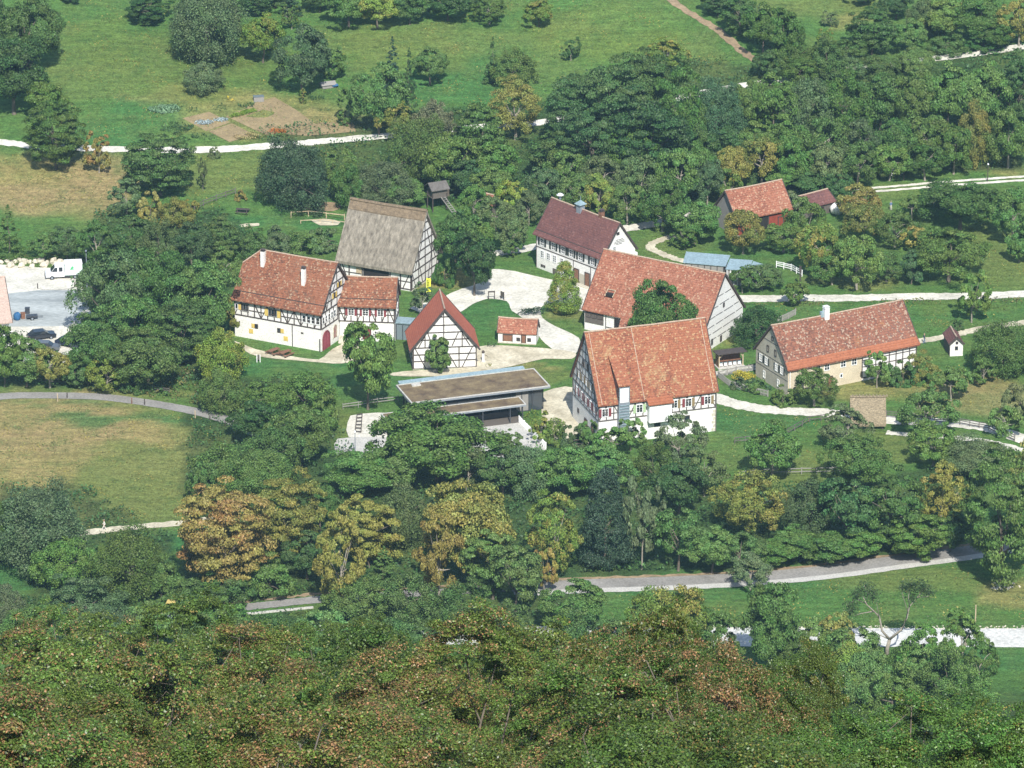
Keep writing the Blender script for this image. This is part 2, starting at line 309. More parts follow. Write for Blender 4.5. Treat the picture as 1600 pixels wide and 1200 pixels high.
def build_ground():
    xs = sorted(set([-1500,-1000,-600,-400,-300,-220,-170]+list(np.arange(-130, 131, 1.6))+[170,220,300,400,600,1000,1500]))
    ys = sorted(set([-60,-30,0]+list(np.arange(15, 680, 8.))+list(np.arange(680, 1060, 1.6))+[1070,1085,1100,1120,1150,1200,1260,1300,1400,1600,2000,3000,4200]))
    X, Y = np.meshgrid(np.array(xs, float), np.array(ys, float)); nx = len(xs); ny = len(ys)
    Z = np.array([[T(x, y) for x in xs] for y in ys])
    V = np.stack([X, Y, Z], -1).reshape(-1, 3)
    i = np.arange(nx*ny).reshape(ny, nx); F = np.stack([i[:-1,:-1], i[:-1,1:], i[1:,1:], i[1:,:-1]], -1).reshape(-1, 4)
    me = bpy.data.meshes.new('ground'); me.vertices.add(len(V)); me.vertices.foreach_set('co', V.ravel())
    me.loops.add(F.size); me.loops.foreach_set('vertex_index', F.ravel().astype(np.int32)); me.polygons.add(len(F))
    me.polygons.foreach_set('loop_start', np.arange(0, F.size, 4, dtype=np.int32)); me.polygons.foreach_set('use_smooth', np.ones(len(F), bool))
    me.update()
    x, y, z = V.T; dz = z-CH; w = np.maximum(y*CP-dz*SP, 1); u = y*SP+dz*CP
    px = 800+FPX*x/w; py = 600-FPX*u/w
    col = np.tile(np.array(GREEN), (len(V), 1))
    wob = 14*np.sin(x*.31+y*.11)+9*np.sin(x*.73-y*.21+1)+6*np.sin(x*1.3+y*.5)
    wob2 = 5*np.sin(x*.5-y*.17)+4*np.sin(y*.61+x*.2)
    for cx, cy, rx, ry, c, s in PATCH:
        d = np.sqrt(((px+wob-cx)/rx)**2+((py+wob2-cy)/ry)**2)
        a = np.clip((1.12-d)/.4, 0, 1); a = a*a*(3-2*a)*s
        col = col*(1-a[:,None])+np.array(c)*a[:,None]
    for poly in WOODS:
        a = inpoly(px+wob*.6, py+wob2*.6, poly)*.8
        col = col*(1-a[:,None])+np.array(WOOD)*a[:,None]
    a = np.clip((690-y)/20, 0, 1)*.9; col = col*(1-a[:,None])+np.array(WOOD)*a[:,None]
    # faint mown line across the dry field
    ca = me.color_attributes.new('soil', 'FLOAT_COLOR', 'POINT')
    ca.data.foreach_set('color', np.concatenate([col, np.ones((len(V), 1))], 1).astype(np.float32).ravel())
    m, nt, b = newmat('ground'); L = nt.links
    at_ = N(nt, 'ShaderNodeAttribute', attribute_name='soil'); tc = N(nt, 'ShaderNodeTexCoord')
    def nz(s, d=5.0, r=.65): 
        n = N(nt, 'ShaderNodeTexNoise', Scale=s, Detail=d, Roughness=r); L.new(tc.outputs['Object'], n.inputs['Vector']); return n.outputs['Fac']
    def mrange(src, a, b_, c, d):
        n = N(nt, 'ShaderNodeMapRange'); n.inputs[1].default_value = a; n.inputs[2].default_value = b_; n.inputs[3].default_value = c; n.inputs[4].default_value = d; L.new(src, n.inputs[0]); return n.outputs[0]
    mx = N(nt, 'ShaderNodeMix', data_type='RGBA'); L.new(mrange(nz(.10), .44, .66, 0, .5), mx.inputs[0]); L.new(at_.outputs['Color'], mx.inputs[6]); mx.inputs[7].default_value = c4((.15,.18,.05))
    mx2 = N(nt, 'ShaderNodeMix', data_type='RGBA'); L.new(mrange(nz(.31, 6.0), .5, .72, 0, .6), mx2.inputs[0]); L.new(mx.outputs[2], mx2.inputs[6]); mx2.inputs[7].default_value = c4((.05,.115,.03))
    k1 = mrange(nz(1.1, 7.0, .75), .28, .72, .55, 1.5); k2 = mrange(nz(3.2, 5.0, .8), .3, .7, .45, 1.6)
    mp_ = N(nt, 'ShaderNodeMapping'); mp_.inputs['Scale'].default_value = (.12, .9, 1); mp_.inputs['Rotation'].default_value = (0, 0, .35); L.new(tc.outputs['Object'], mp_.inputs[0])
    n3 = N(nt, 'ShaderNodeTexNoise', Scale=1.0, Detail=4.0, Roughness=.6); L.new(mp_.outputs[0], n3.inputs['Vector']); k3 = mrange(n3.outputs['Fac'], .3, .7, .8, 1.2)
    mu = N(nt, 'ShaderNodeMath', operation='MULTIPLY'); L.new(k1, mu.inputs[0]); L.new(k2, mu.inputs[1]); mu2 = N(nt, 'ShaderNodeMath', operation='MULTIPLY'); L.new(mu.outputs[0], mu2.inputs[0]); L.new(k3, mu2.inputs[1]); mu = mu2
    sl = N(nt, 'ShaderNodeVectorMath', operation='SCALE'); L.new(mx2.outputs[2], sl.inputs[0]); L.new(mu.outputs[0], sl.inputs['Scale'])
    L.new(sl.outputs[0], b.inputs['Base Color']); b.inputs['Roughness'].default_value = .95; b.inputs['Specular IOR Level'].default_value = .1
    bp = N(nt, 'ShaderNodeBump', Strength=.9, Distance=.45); L.new(nz(2.2, 6.0, .75), bp.inputs['Height']); L.new(bp.outputs[0], b.inputs['Normal'])
    me.materials.append(m)
    o = bpy.data.objects.new('ground', me); COL.objects.link(o); tag(o, kind='structure')
build_ground()

ROADS = []      # world centrelines with half widths, kept free of undergrowth
PADS = []       # pixel polygons kept free as well
def spline(pts, n=6):
    out = []; Q = [pts[0]]+list(pts)+[pts[-1]]
    for i in range(1, len(Q)-2):
        p0, p1, p2, p3 = [np.array(q, float) for q in Q[i-1:i+3]]
        for k in range(n):
            t = k/n; out.append(.5*((2*p1)+(-p0+p2)*t+(2*p0-5*p1+4*p2-p3)*t*t+(-p0+3*p1-3*p2+p3)*t**3))
    out.append(np.array(pts[-1], float)); return out
def ribbon(name, pts, width, mat, off=.05, shift=0.0, jit=.2, n=10, keep=True):
    c = [at(p[0], p[1]) for p in spline(pts, n)]; v = []; f = []; cols = 5; rn = random.Random(len(c)+int(width*10))
    for i, p in enumerate(c):
        d = (c[min(i+1, len(c)-1)]-c[max(i-1, 0)]); d.z = 0; d.normalize(); r = Vector((d.y, -d.x, 0))
        for k in range(cols):
            t = (k/(cols-1)-.5)*width+shift+(rn.uniform(-jit, jit) if k in (0, cols-1) else 0)
            q = p+r*t; v.append((q.x, q.y, T(q.x, q.y)+off))
        if keep: ROADS.append((p.x, p.y, width/2+abs(shift)+.3))
    for i in range(len(c)-1):
        for k in range(cols-1): a = i*cols+k; f.append((a, a+1, a+cols+1, a+cols))
    m = MB(); m.add(v, f); return tag(m.build(name, M[mat] if isinstance(mat, str) else mat), kind='structure')
def sheet(name, poly, mat, off=.05, keep=True, soften=3):
    pts = [np.array(p, float) for p in poly]
    if soften:
        q = []; n = len(pts)
        for i in range(n):
            p0, p1, p2, p3 = pts[i-1], pts[i], pts[(i+1) % n], pts[(i+2) % n]
            for k in range(soften):
                t = k/soften; q.append(.5*((2*p1)+(-p0+p2)*t*.6+(2*p0-5*p1+4*p2-p3)*t*t*.6+(-p0+3*p1-3*p2+p3)*t**3*.6+(p2-p1)*2*(.4*t)))
        pts = q
    w = [at(p[0]+random.uniform(-.8, .8), p[1]+random.uniform(-.4, .4)) for p in pts]
    tri = tessellate_polygon([[Vector((a.x, a.y, 0)) for a in w]])
    m = MB(); m.add([(a.x, a.y, a.z+off) for a in w], tri)
    if keep: PADS.append(poly)
    return tag(m.build(name, M[mat] if isinstance(mat, str) else mat), kind='structure')
ribbon('upper_path', [(-60,215),(0,222),(60,229),(130,232),(210,234),(300,235),(370,232),(450,226),(520,220),(600,213),(700,203),(780,196),(850,191),(1000,165),(1100,146),(1170,133),(1275,117),(1340,106),(1480,90),(1580,76),(1680,64)], 2.3, 'gravel', .07)
for s in (-.75, .75): ribbon('track_path', [(1330,299),(1400,294),(1470,288),(1540,283),(1600,279),(1680,274)], .8, 'gravel', .06, shift=s, jit=.1)
ribbon('orchard_path', [(1145,467),(1200,467),(1250,466),(1330,466),(1400,464),(1500,463),(1600,460),(1700,457)], 3.0, 'gravel', .05)
ribbon('hut_path', [(1430,534),(1475,527),(1510,519),(1560,509),(1640,500)], 2.0, 'gravel_tan', .05)
ribbon('garden_path', [(1085,612),(1120,622),(1150,632),(1190,639),(1240,643),(1290,645),(1330,651),(1400,657),(1480,661),(1540,668),(1580,680),(1640,700)], 3.2, 'gravel', .05)
ribbon('side_path', [(1385,676),(1430,680),(1490,684),(1545,691),(1600,704)], 1.6, 'gravel', .04)
ribbon('link_path', [(1100,589),(1120,584),(1150,579),(1200,571)], 1.9, 'gravel', .063)
ribbon('back_path', [(760,397),(800,393),(840,385),(900,372),(975,358),(1010,352),(1045,345),(1080,330)], 2.6, 'gravel', .05)
ribbon('bend_path', [(1055,368),(1035,374),(1018,382),(1018,389),(1035,397),(1060,406),(1100,415)], 1.7, 'gravel_tan', .044)
ribbon('left_road', [(-60,630),(0,620),(60,618),(150,620),(220,628),(300,642),(350,655),(378,665),(420,690),(440,720)], 2.6, 'asphalt', .05, jit=.05)
ribbon('walker_path', [(120,834),(165,829),(210,824),(285,817),(340,811)], 1.9, 'gravel_tan', .05)
LR = [(300,958),(370,951),(440,943),(500,937),(600,930),(700,925),(800,919),(910,913),(1000,910),(1100,906),(1200,900),(1300,890),(1400,876),(1510,861),(1600,846),(1700,830)]
ribbon('lower_road', LR[6:], 3.2, 'asphalt', .06, jit=.03); ribbon('lower_road', LR[:7], 2.3, 'asphalt', .064, jit=.1)
ribbon('road_shoulder', LR[6:], 1.7, 'concrete', .045, shift=2.3, jit=.1)
ribbon('verge', LR, .9, 'dirt', .03, shift=-2.0, jit=.3)
ribbon('white_road', [(300,1000),(500,996),(700,993),(840,993),(1000,995),(1260,996),(1600,997),(1750,998)], 6.4, 'road_white', .05, jit=.05)
ribbon('dirt_track', [(1020,-25),(1045,-3),(1080,22),(1120,46),(1165,84),(1200,105)], 1.7, 'dirt', .05, jit=.25)
sheet('plaza', [(640,482),(690,466),(712,455),(748,443),(764,434),(768,421),(804,424),(861,437),(930,443),(920,484),(905,486),(878,474),(855,474),(845,482),(848,497),(866,509),(905,528),(903,549),(893,554),(868,549),(852,537),(838,520),(825,502),(800,486),(792,471),(762,467),(738,476),(716,490),(700,500)], 'gravel', .05)
sheet('gravel_yard', [(745,542),(800,541),(868,546),(900,552),(893,561),(850,561),(810,570),(775,578),(745,584),(700,588),(615,588),(612,583),(648,579),(740,573)], 'gravel_tan', .063)
sheet('forecourt', [(366,533),(400,546),(450,556),(498,562),(520,545),(548,532),(566,548),(552,566),(520,568),(470,564),(420,560),(390,553)], 'gravel_tan', .05)
sheet('museum_yard', [(850,613),(899,606),(905,668),(930,690),(880,700),(848,660)], 'gravel_tan', .05)
sheet('terrace', [(742,660),(808,650),(832,676),(855,705),(800,722),(740,712)], 'concrete', .05)
sheet('bike_yard', [(548,650),(608,646),(604,684),(545,683)], 'gravel', .05)
sheet('yard_paving', [(528,686),(604,684),(594,703),(570,714),(526,712)], 'concrete', .062)
sheet('parking_lot', [(-80,418),(60,418),(120,425),(130,455),(134,470),(146,500),(125,550),(90,570),(-80,575)], 'gravel', .05)
sheet('asphalt_lot', [(-60,462),(12,459),(60,454),(125,455),(136,475),(114,506),(85,510),(-60,508)], 'asphalt_blue', .062)
sheet('brook_bank', [(580,1150),(560,1130),(600,1120)], 'gravel_tan', .05, keep=False) if False else None
for q in ([(284,185),(327,175),(361,192),(323,205)], [(326,205),(363,193),(397,211),(359,222)], [(352,182),(400,160),(428,152),(462,172),(498,198),(490,208),(420,213),(396,203),(370,190)], [(440,209),(500,192),(552,192),(556,206),(480,213)], [(358,179),(410,161),(424,166),(372,187)]):
    sheet('garden_bed', q, 'soil', .05, soften=0)
sheet('playground_sand', [(487,345),(500,352),(528,352),(530,346),(505,342)], 'gravel_tan', .05)
sheet('sand_patch', [(478,318),(520,316),(535,322),(520,330),(480,328)], 'dirt', .05)
sheet('gravel_patch', [(375,351),(403,349),(404,353),(378,355)], 'gravel_tan', .05)
# ------------------------------------------------------------------ houses
class House:
    def __init__(s, name, label, cat, A, B, he, W, hr, oe=.5, og=.35, group=None, z0=0.0):
        a = P(A[0], A[1], he); b = P(B[0], B[1], he); d = b-a; s.L = d.length; s.W = W; s.he = he; s.hr = hr; s.oe = oe; s.og = og
        s.ang = math.atan2(d.y, d.x); s.sl = hr/(W/2)
        s.root = empty(name, (a.x, a.y, z0), s.ang, label, cat, group)
        s.org = Vector((a.x, a.y, z0)); ROADS.append
        HOUSES.append(s)
    def loc(s, px, py, z):      # pixel at height z -> local coordinates
        p = P(px, py, z)-s.org; c, q = math.cos(s.ang), math.sin(s.ang)
        return Vector((p.x*c+p.y*q, -p.x*q+p.y*c, z))
    def inside(s, x, y, m=.3):
        dx = x-s.org.x; dy = y-s.org.y; c, q = math.cos(s.ang), math.sin(s.ang); u = dx*c+dy*q; v = -dx*q+dy*c
        return -m < u < s.L+m and -m < v < s.W+m
    def zr(s, y): return s.he+s.sl*min(y, s.W-y)-.28
    def fp(s, face, a, z, out=0.0):
        if face == 'front': return Vector((a, s.oe-out, z))
        if face == 'right': return Vector((s.L-s.og+out, a, z))
        if face == 'left': return Vector((s.og-out, a, z))
    def nrm(s, face): return {'front': Vector((0,-1,0)), 'right': Vector((1,0,0)), 'left': Vector((-1,0,0))}[face]
    def walls(s, mat, hip=None, name='wall'):
        m = MB(); y0, y1 = s.oe, s.W-s.oe; x0, x1 = s.og, s.L-s.og; zt = s.zr(s.oe)
        if hip is None: m.prism([(y0,-.6),(y1,-.6),(y1,zt),(s.W/2,s.zr(s.W/2)),(y0,zt)], x0, x1)
        else:
            zk = s.he+hip*s.hr-.3; yk = hip*s.W/2
            prof = [(y0,-.6),(y1,-.6),(y1,zt),(s.W-yk,zk),(yk,zk),(y0,zt)]
            m.prism(prof, x0, s.L*.5); m.prism([(y0,-.6),(y1,-.6),(y1,zt),(s.W/2,s.zr(s.W/2)),(y0,zt)], s.L*.5, x1)
        s.wall = m.build(name, M[mat], s.root); return s.wall
    def face_wall(s, face, mat, a0, a1, z0, z1, name='wall_panel', out=.02, gable=False):
        m = MB(); o = out
        if face == 'front': m.box(a0, s.oe-o, z0, a1, s.oe+.05, z1)
        else:
            x = s.L-s.og if face == 'right' else s.og; sg = 1 if face == 'right' else -1
            if gable: m.prism([(a0,z0),(a1,z0),(a1,s.zr(a1)),(s.W/2,s.zr(s.W/2)),(a0,s.zr(a0))], x-.05*sg, x+o*sg)
            else: m.box(min(x-.05*sg, x+o*sg), a0, z0, max(x-.05*sg, x+o*sg), a1, z1)
        return m.build(name, M[mat], s.root)
    def roof(s, mat, th=.2, hip=None, ridge='mortar', kick=None, verge='timber', flat_ends=True, rcap=.13):
        L, W, he, hr = s.L, s.W, s.he, s.hr
        def slab(polys):
            bm = bmesh.new(); vm = {}
            for pl in polys:
                vs = []
                for p in pl:
                    k = tuple(round(c, 4) for c in p)
                    if k not in vm: vm[k] = bm.verts.new(p)
                    vs.append(vm[k])
                bm.faces.new(vs)
            r = bmesh.ops.extrude_face_region(bm, geom=list(bm.faces)); 
            for v in [g for g in r['geom'] if isinstance(g, bmesh.types.BMVert)]: v.co.z -= th
            bmesh.ops.recalc_face_normals(bm, faces=bm.faces)
            me = bpy.data.meshes.new('roof'); bm.to_mesh(me); bm.free(); me.materials.append(M[mat])
            o = bpy.data.objects.new('roof', me); COL.objects.link(o); o.parent = s.root; return o
        n = max(4, int(L/2)); rr = random.Random(int(L*100))
        sag = [0]+[-rr.uniform(.0, .07)-.05*math.sin(math.pi*i/n) for i in range(1, n)]+[0]
        def xs(i): return L*i/n
        rows = [0, .5, 1]; 
        if kick: rows = [0, kick, .5, 1]
        def pt(i, t, side):
            y = t*W/2; z = he+t*hr
            if kick and t == 0: z = he+.18      # the kicked-out eaves course
            z += sag[i]*(1 if t > 0 else .5)
            return (xs(i), y if side == 0 else W-y, z)
        polys = []
        if hip is None:
            for i in range(n):
                for a, b in zip(rows[:-1], rows[1:]):
                    polys.append([pt(i,a,0), pt(i+1,a,0), pt(i+1,b,0), pt(i,b,0)])
                    polys.append([pt(i,a,1), pt(i,b,1), pt(i+1,b,1), pt(i+1,a,1)])
        else:
            hx, f = hip; yk = f*W/2; zk = he+f*hr
            for sd in (0, 1):
                Y = (lambda y: y) if sd == 0 else (lambda y: W-y)
                polys.append([(0,Y(0),he),(L,Y(0),he),(L,Y(yk),zk),(0,Y(yk),zk)]); polys.append([(0,Y(yk),zk),(L,Y(yk),zk),(L,W/2,he+hr),(hx,W/2,he+hr)])
            polys.append([(0,yk,zk),(hx,W/2,he+hr),(0,W-yk,zk)])
        s.rf = slab(polys)
        m = MB(); x0 = hip[0] if hip else 0
        for i in range(n):
            a, b = max(xs(i), x0), xs(i+1)
            if b > x0: m.tube([(a, W/2, he+hr+sag[i]+.02), (b, W/2, he+hr+sag[i+1]+.02)], rcap, 6, cap=False)
        if hip: 
            for yy in (hip[1]*W/2, W-hip[1]*W/2): m.tube([(hip[0], W/2, he+hr), (0, yy, he+hip[1]*hr)], .12, 6)
        m.build('ridge_cap', M[ridge], s.rf)
        if verge:
            for x in ((L-.03,) if hip else (.03, L-.03)):
                for sd in (0, 1):
                    q = MB(); y0 = 0 if sd == 0 else W
                    q.beam((x, y0, he-th*.6), (x, W/2, he+hr-th*.6), .1, .3, up=(0, 0, 1)); q.build('verge_board', M[verge], s.rf)
        return s.rf
    def band(s, mat, t0, t1, name='tile_band', h=.06):
        m = MB(); W, he, hr = s.W, s.he, s.hr; m.prism([(t0*W/2-.05, he+t0*hr-.02), (t1*W/2, he+t1*hr-.02), (t1*W/2, he+t1*hr+h), (t0*W/2-.05, he+t0*hr+h)], -.04, s.L+.04)
        return m.build(name, M[mat], s.rf)
    def kickband(s, mat, t, lift=.3):     # the flatter lower course with a dark step above it
        m = MB(); W, he, hr = s.W, s.he, s.hr
        m.prism([(-.25, he-.1), (t*W/2, he+t*hr-.1), (t*W/2-.12, he+t*hr+.02), (-.25, he+.10)], -.02, s.L+.02)
        o = m.build('eaves_course', M[mat], s.rf)
        q = MB(); q.beam((0, t*W/2-.02, he+t*hr+.04), (s.L, t*W/2-.02, he+t*hr+.04), .1, .14); q.build('step_line', M['timber'], s.rf)  # dark line drawn along the top of the lower course
    def frame(s, segs, mat='timber', w=.2, name='timber_frame'):
        m = MB()
        for f, a0, z0, a1, z1, *ww in segs:
            m.beam(s.fp(f, a0, z0, .0), s.fp(f, a1, z1, .0), ww[0] if ww else w, .12+.004*(len(m.f) % 7), up=s.nrm(f))
        return m.build(name, M[mat], s.root)
    def window(s, face, a, z, w=.9, h=1.2, shut=None, fr='white_paint', nx=2, nz=3, name='window', sh_w=None, glass='glass', sides='lr', out=.03):
        m = MB(); nn = s.nrm(face)
        for aa in (a-w/2, a+w/2): m.beam(s.fp(face, aa, z, out), s.fp(face, aa, z+h, out), .11, .1, up=nn)
        for zz in (z, z+h): m.beam(s.fp(face, a-w/2-.05, zz, out), s.fp(face, a+w/2+.05, zz, out), .11, .11, up=nn)
        for i in range(1, nx): m.beam(s.fp(face, a-w/2+w*i/nx, z, out), s.fp(face, a-w/2+w*i/nx, z+h, out), .07, .07, up=nn)
        for i in range(1, nz): m.beam(s.fp(face, a-w/2, z+h*i/nz, out), s.fp(face, a+w/2, z+h*i/nz, out), .045, .06, up=nn)
        f = m.build(name, M[fr], s.root)
        g = MB(); g.beam(s.fp(face, a, z+.03, .012), s.fp(face, a, z+h-.03, .012), w-.06, .03, up=nn); g.build('pane', M[glass], f)
        if shut:
            sw = sh_w or w*.5
            for sg in ((-1, 1) if sides == 'lr' else ((-1,) if sides == 'l' else (1,))):
                q = MB(); c = a+sg*(w/2+.08+sw/2); q.beam(s.fp(face, c, z-.02, .06), s.fp(face, c, z+h+.02, .06), sw, .05, up=nn)
                mt = shut if isinstance(shut, str) else shut[0 if sg < 0 else 1]
                q.build('shutter', M[mt], s.root)
        return f
    def slabpart(s, name, face, a, z, w, h, mat, th=.08, out=.02, parent=None):
        q = MB(); q.beam(s.fp(face, a, z, out), s.fp(face, a, z+h, out), w, th, up=s.nrm(face)); return q.build(name, M[mat], parent or s.root)
    def door(s, face, a, z, w, h, mat, fr='timber', handle=True):
        d = s.slabpart('door', face, a, z, w, h, mat, .1)
        m = MB(); nn = s.nrm(face)
        for aa in (a-w/2-.05, a+w/2+.05): m.beam(s.fp(face, aa, z, .04), s.fp(face, aa, z+h, .04), .13, .14, up=nn)
        m.beam(s.fp(face, a-w/2-.1, z+h+.05, .04), s.fp(face, a+w/2+.1, z+h+.05, .04), .13, .15, up=nn); m.build('door_frame', M[fr], d)
        return d
    def arch(s, face, a, z, w, h, mat):
        pts = [(a-w/2, z), (a+w/2, z)]; r = w/2; zc = z+h-r
        pts += [(a+r*math.cos(t*math.pi/8), zc+r*math.sin(t*math.pi/8)) for t in range(9)]
        m = MB(); A = [s.fp(face, p, q, .06) for p, q in pts]; B = [s.fp(face, p, q, -.05) for p, q in pts]; n = len(A)
        m.add(A+B, [tuple(range(n)), tuple(range(2*n-1, n-1, -1))]+[(i, (i+1) % n, n+(i+1) % n, n+i) for i in range(n)])
        d = m.build('door', M[mat], s.root)
        q = MB(); prev = None
        ring = [(a-w/2-.08, z)]+[(a+(r+.08)*math.cos(math.pi-t*math.pi/8), zc+(r+.08)*math.sin(t*math.pi/8)) for t in range(9)]+[(a+w/2+.08, z)]
        for p0, p1 in zip(ring[:-1], ring[1:]): q.beam(s.fp(face, *p0, .05), s.fp(face, *p1, .05), .2, .16, up=s.nrm(face))
        q.beam(s.fp(face, a, z, .08), s.fp(face, a, z+h-.1, .08), .06, .08, up=s.nrm(face))
        q.build('door_frame', M['stone'] if mat != 'purple' else M['dark_red'], d); return d
    def chimney(s, x, t, w=.55, h=1.2, mat='plaster', side=0, d=None, cap='timber'):
        d = d or w; y = t*s.W/2 if side == 0 else s.W-t*s.W/2; z = s.he+t*s.hr
        m = MB(); m.box(x-w/2, y-d/2, z-.6, x+w/2, y+d/2, z+h); c = m.build('chimney', M[mat], s.rf)
        q = MB(); q.box(x-w/2-.06, y-d/2-.06, z+h, x+w/2+.06, y+d/2+.06, z+h+.08)
        for i in (-1, 1): q.box(x+i*w*.3-.05, y-d*.35, z+h+.08, x+i*w*.3+.05, y+d*.35, z+h+.24)
        q.box(x-w/2-.04, y-d/2-.04, z+h+.24, x+w/2+.04, y+d/2+.04, z+h+.3); q.build('chimney_cap', M[cap], s.rf); return c
HOUSES = []
def lattice(face, a0, a1, z0, z1, n, mids=(.5,), braces=(), ends=True):
    sg = [(face, a0, z0, a1, z0), (face, a0, z1, a1, z1)]
    for m in mids: sg.append((face, a0, z0+(z1-z0)*m, a1, z0+(z1-z0)*m, .13))
    for i in range(n+1): a = a0+(a1-a0)*i/n; sg.append((face, a, z0, a, z1, .17))
    for b, k in braces:
        p, q = a0+(a1-a0)*b/n, a0+(a1-a0)*(b+1)/n
        sg.append((face, p, z0, q, z1, .15) if k > 0 else (face, q, z0, p, z1, .15))
    return sg
def gablerails(h, face, zs, post=(), dia=(), w=.17):
    sg = []
    for z in zs:
        y0 = max(h.oe+.05, (z-h.he+.35)/h.sl); sg.append((face, y0, z, h.W-y0, z, w))
    for y, z0 in post: sg.append((face, y, z0, y, h.zr(y)-.05, w))
    for y0, z0, y1, z1 in dia: sg.append((face, y0, z0, y1, z1, .14))
    # rafters along the verge
    sg += [(face, h.oe+.05, h.zr(h.oe+.05)-.05, h.W/2, h.zr(h.W/2)-.1, w), (face, h.W-h.oe-.05, h.zr(h.oe+.05)-.05, h.W/2, h.zr(h.W/2)-.1, w)]
    return sg

# --- manor (left, with half hip and two chimneys)
h = House('manor_house', 'large half-timbered house with lichened red roof, yellow shutters and two white chimneys', 'house', (361,467), (502.5,492.5), 6.4, 11.5, 6.95, .45, .35)
h.walls('plaster', hip=.66); h.roof('roof_manor', hip=(2.6, .70), kick=None); h.kickband('roof_manor', .17)
L, W = h.L, h.W
sg = lattice('front', .4, L-.4, 3.75, 6.1, 13, (.45,), [(0,1),(3,-1),(4,1),(8,1),(9,-1),(10,1),(7,-1),(12,1)])
sg += lattice('right', .55, 5.9, 3.75, 6.3, 4, (.3,), [(0,-1)]) + gablerails(h, 'right', (6.35, 7.6, 8.9, 10.2, 11.6), [(W/2, 6.4), (W/2-2, 6.4), (W/2+2, 6.4), (W/2-3.6, 6.4), (W/2+3.6,6.4)], [(2.2,6.4,3.6,8.9),(1.4,6.4,2.2,7.6),(4.4,8.9,5.4,10.2),(7.1,8.9,6.1,10.2),(3.8,6.4,4.6,8.9)])
sg += lattice('left', .55, W-.55, 3.75, 6.3, 7, (.5,), [(0,1),(6,-1)])
sg += [('front', L*.66, 0, L*.66, 3.7, .12)]
h.frame(sg)
h.window('front', 2.2, 4.55, 1.5, 1.25, nx=3, nz=1, glass='glass', fr='board_grey'); h.window('front', 7.3, 4.5, 1.5, 1.2, 'yellow_paint', nx=3, nz=1, fr='board_grey', sh_w=.6)
for i in range(4): h.window('front', 13.0+i*.82, 4.5, .68, 1.15, nx=1, nz=2)
h.window('front', .75, 4.7, .5, .9, 'yellow_paint', nx=1, nz=1, sides='r', sh_w=.5)
for a, z, sd in ((4.3, 2.0, 'l'), (8.4, 2.0, 'r')): h.window('front', a, z, .5, .65, 'yellow_paint', nx=1, nz=1, sides=sd, sh_w=.55, fr='timber')
for a, z in ((3.3, .95), (9.6, .75)): h.slabpart('shutter', 'front', a, z, .75, .75, 'yellow_paint', .07)
h.slabpart('vent', 'front', 12.6, 2.45, .45, .25, 'timber', .05); h.slabpart('vent', 'front', 1.2, 2.3, .18, .4, 'timber', .05)
for i in range(5): h.window('right', 1.15+i*.95, 4.5, .7, 1.1, nx=1, nz=2)
h.window('right', 4.9, 7.7, .5, .8, 'yellow_paint', nx=1, nz=1, sh_w=.45, fr='timber'); h.window('right', 6.6, 9.1, .5, .7, 'yellow_paint', nx=1, nz=1, sh_w=.4, fr='timber')
h.arch('right', 2.0, 0, 2.1, 2.9, 'purple'); h.arch('right', 4.9, .9, .95, 2.1, 'dark_red')
h.chimney(3.6, .73, .62, 2.3); h.chimney(11.6, .52, .6, 2.5)
m = MB(); m.beam((L*.97, .2, 0), (L*.97, .2, 2.2), .12); m.build('downpipe', M['timber'], h.root)

# --- annex
h = House('half_timbered_annex', 'lower half-timbered wing with red roof and dark red shutters, joined to the manor', 'house', (527.5,477.5), (618.75,481), 6.0, 6.2, 4.0, .4, .3)
h.walls('plaster'); h.roof('roof_manor'); h.kickband('roof_manor', .25); L, W = h.L, h.W
sg = lattice('front', .1, L-.35, 3.3, 5.8, 9, (.5,), [(1,1),(3,1),(5,-1),(7,1),(8,-1),(0,-1)])
sg += lattice('right', .45, W-.45, 3.3, 5.9, 4, (.5,), [(0,1),(3,-1)])+gablerails(h, 'right', (5.9, 7.2, 8.4), [(W/2,5.9),(W/2-1.3,5.9),(W/2+1.3,5.9)], [(1.1,5.9,1.8,7.2),(5.1,5.9,4.4,7.2)])
h.frame(sg)
for a in (2.1, 4.4, 6.8): h.window('front', a, 4.3, .95, 1.15, 'dark_red', nx=2, nz=3, sh_w=.36)
h.window('right', 2.2, 4.1, .7, 1.2, nx=1, nz=2); h.window('right', 4.1, 4.1, .7, 1.2, nx=1, nz=2); h.window('right', 3.1, 6.3, .6, .8, nx=1, nz=1, fr='timber')
h.door('front', 2.2, .9, .95, 1.9, 'interior'); h.door('front', 4.6, .3, 1.2, 2.1, 'dark_red')
m = MB()
for i in range(4): m.box(.2, .4-1.6+i*.4, 0, 1.9, .38, .22*(i+1)-.03)
m.build('steps', M['stone'], h.root)
m = MB(); m.beam((L-.35, .32, 0), (L-.35, .32, 5.9), .1); m.build('downpipe', M['timber_grey'], h.root)

# --- glass link
g = P(619, 531); lk = empty('glass_walkway', (g.x, g.y, 0), R(-12), 'small glazed walkway with blue-grey metal roof between annex and gabled barn', 'walkway')
m = MB(); m.box(-.2, 0, 2.75, 3.3, 2.6, 2.9); m.box(-.3, -.1, 2.9, 3.4, 2.7, 2.96); m.build('roof', M['zinc'], lk)
m = MB(); 
for x in (0, 1.05, 2.1, 3.1): m.beam((x, .1, 0), (x, .1, 2.75), .09); m.beam((x, 2.5, 0), (x, 2.5, 2.75), .09)
m.build('post', M['dark_steel'], lk)
m = MB(); m.box(.05, .2, 0, 3.05, .24, 2.74); m.build('pane', M['glass_light'], lk)

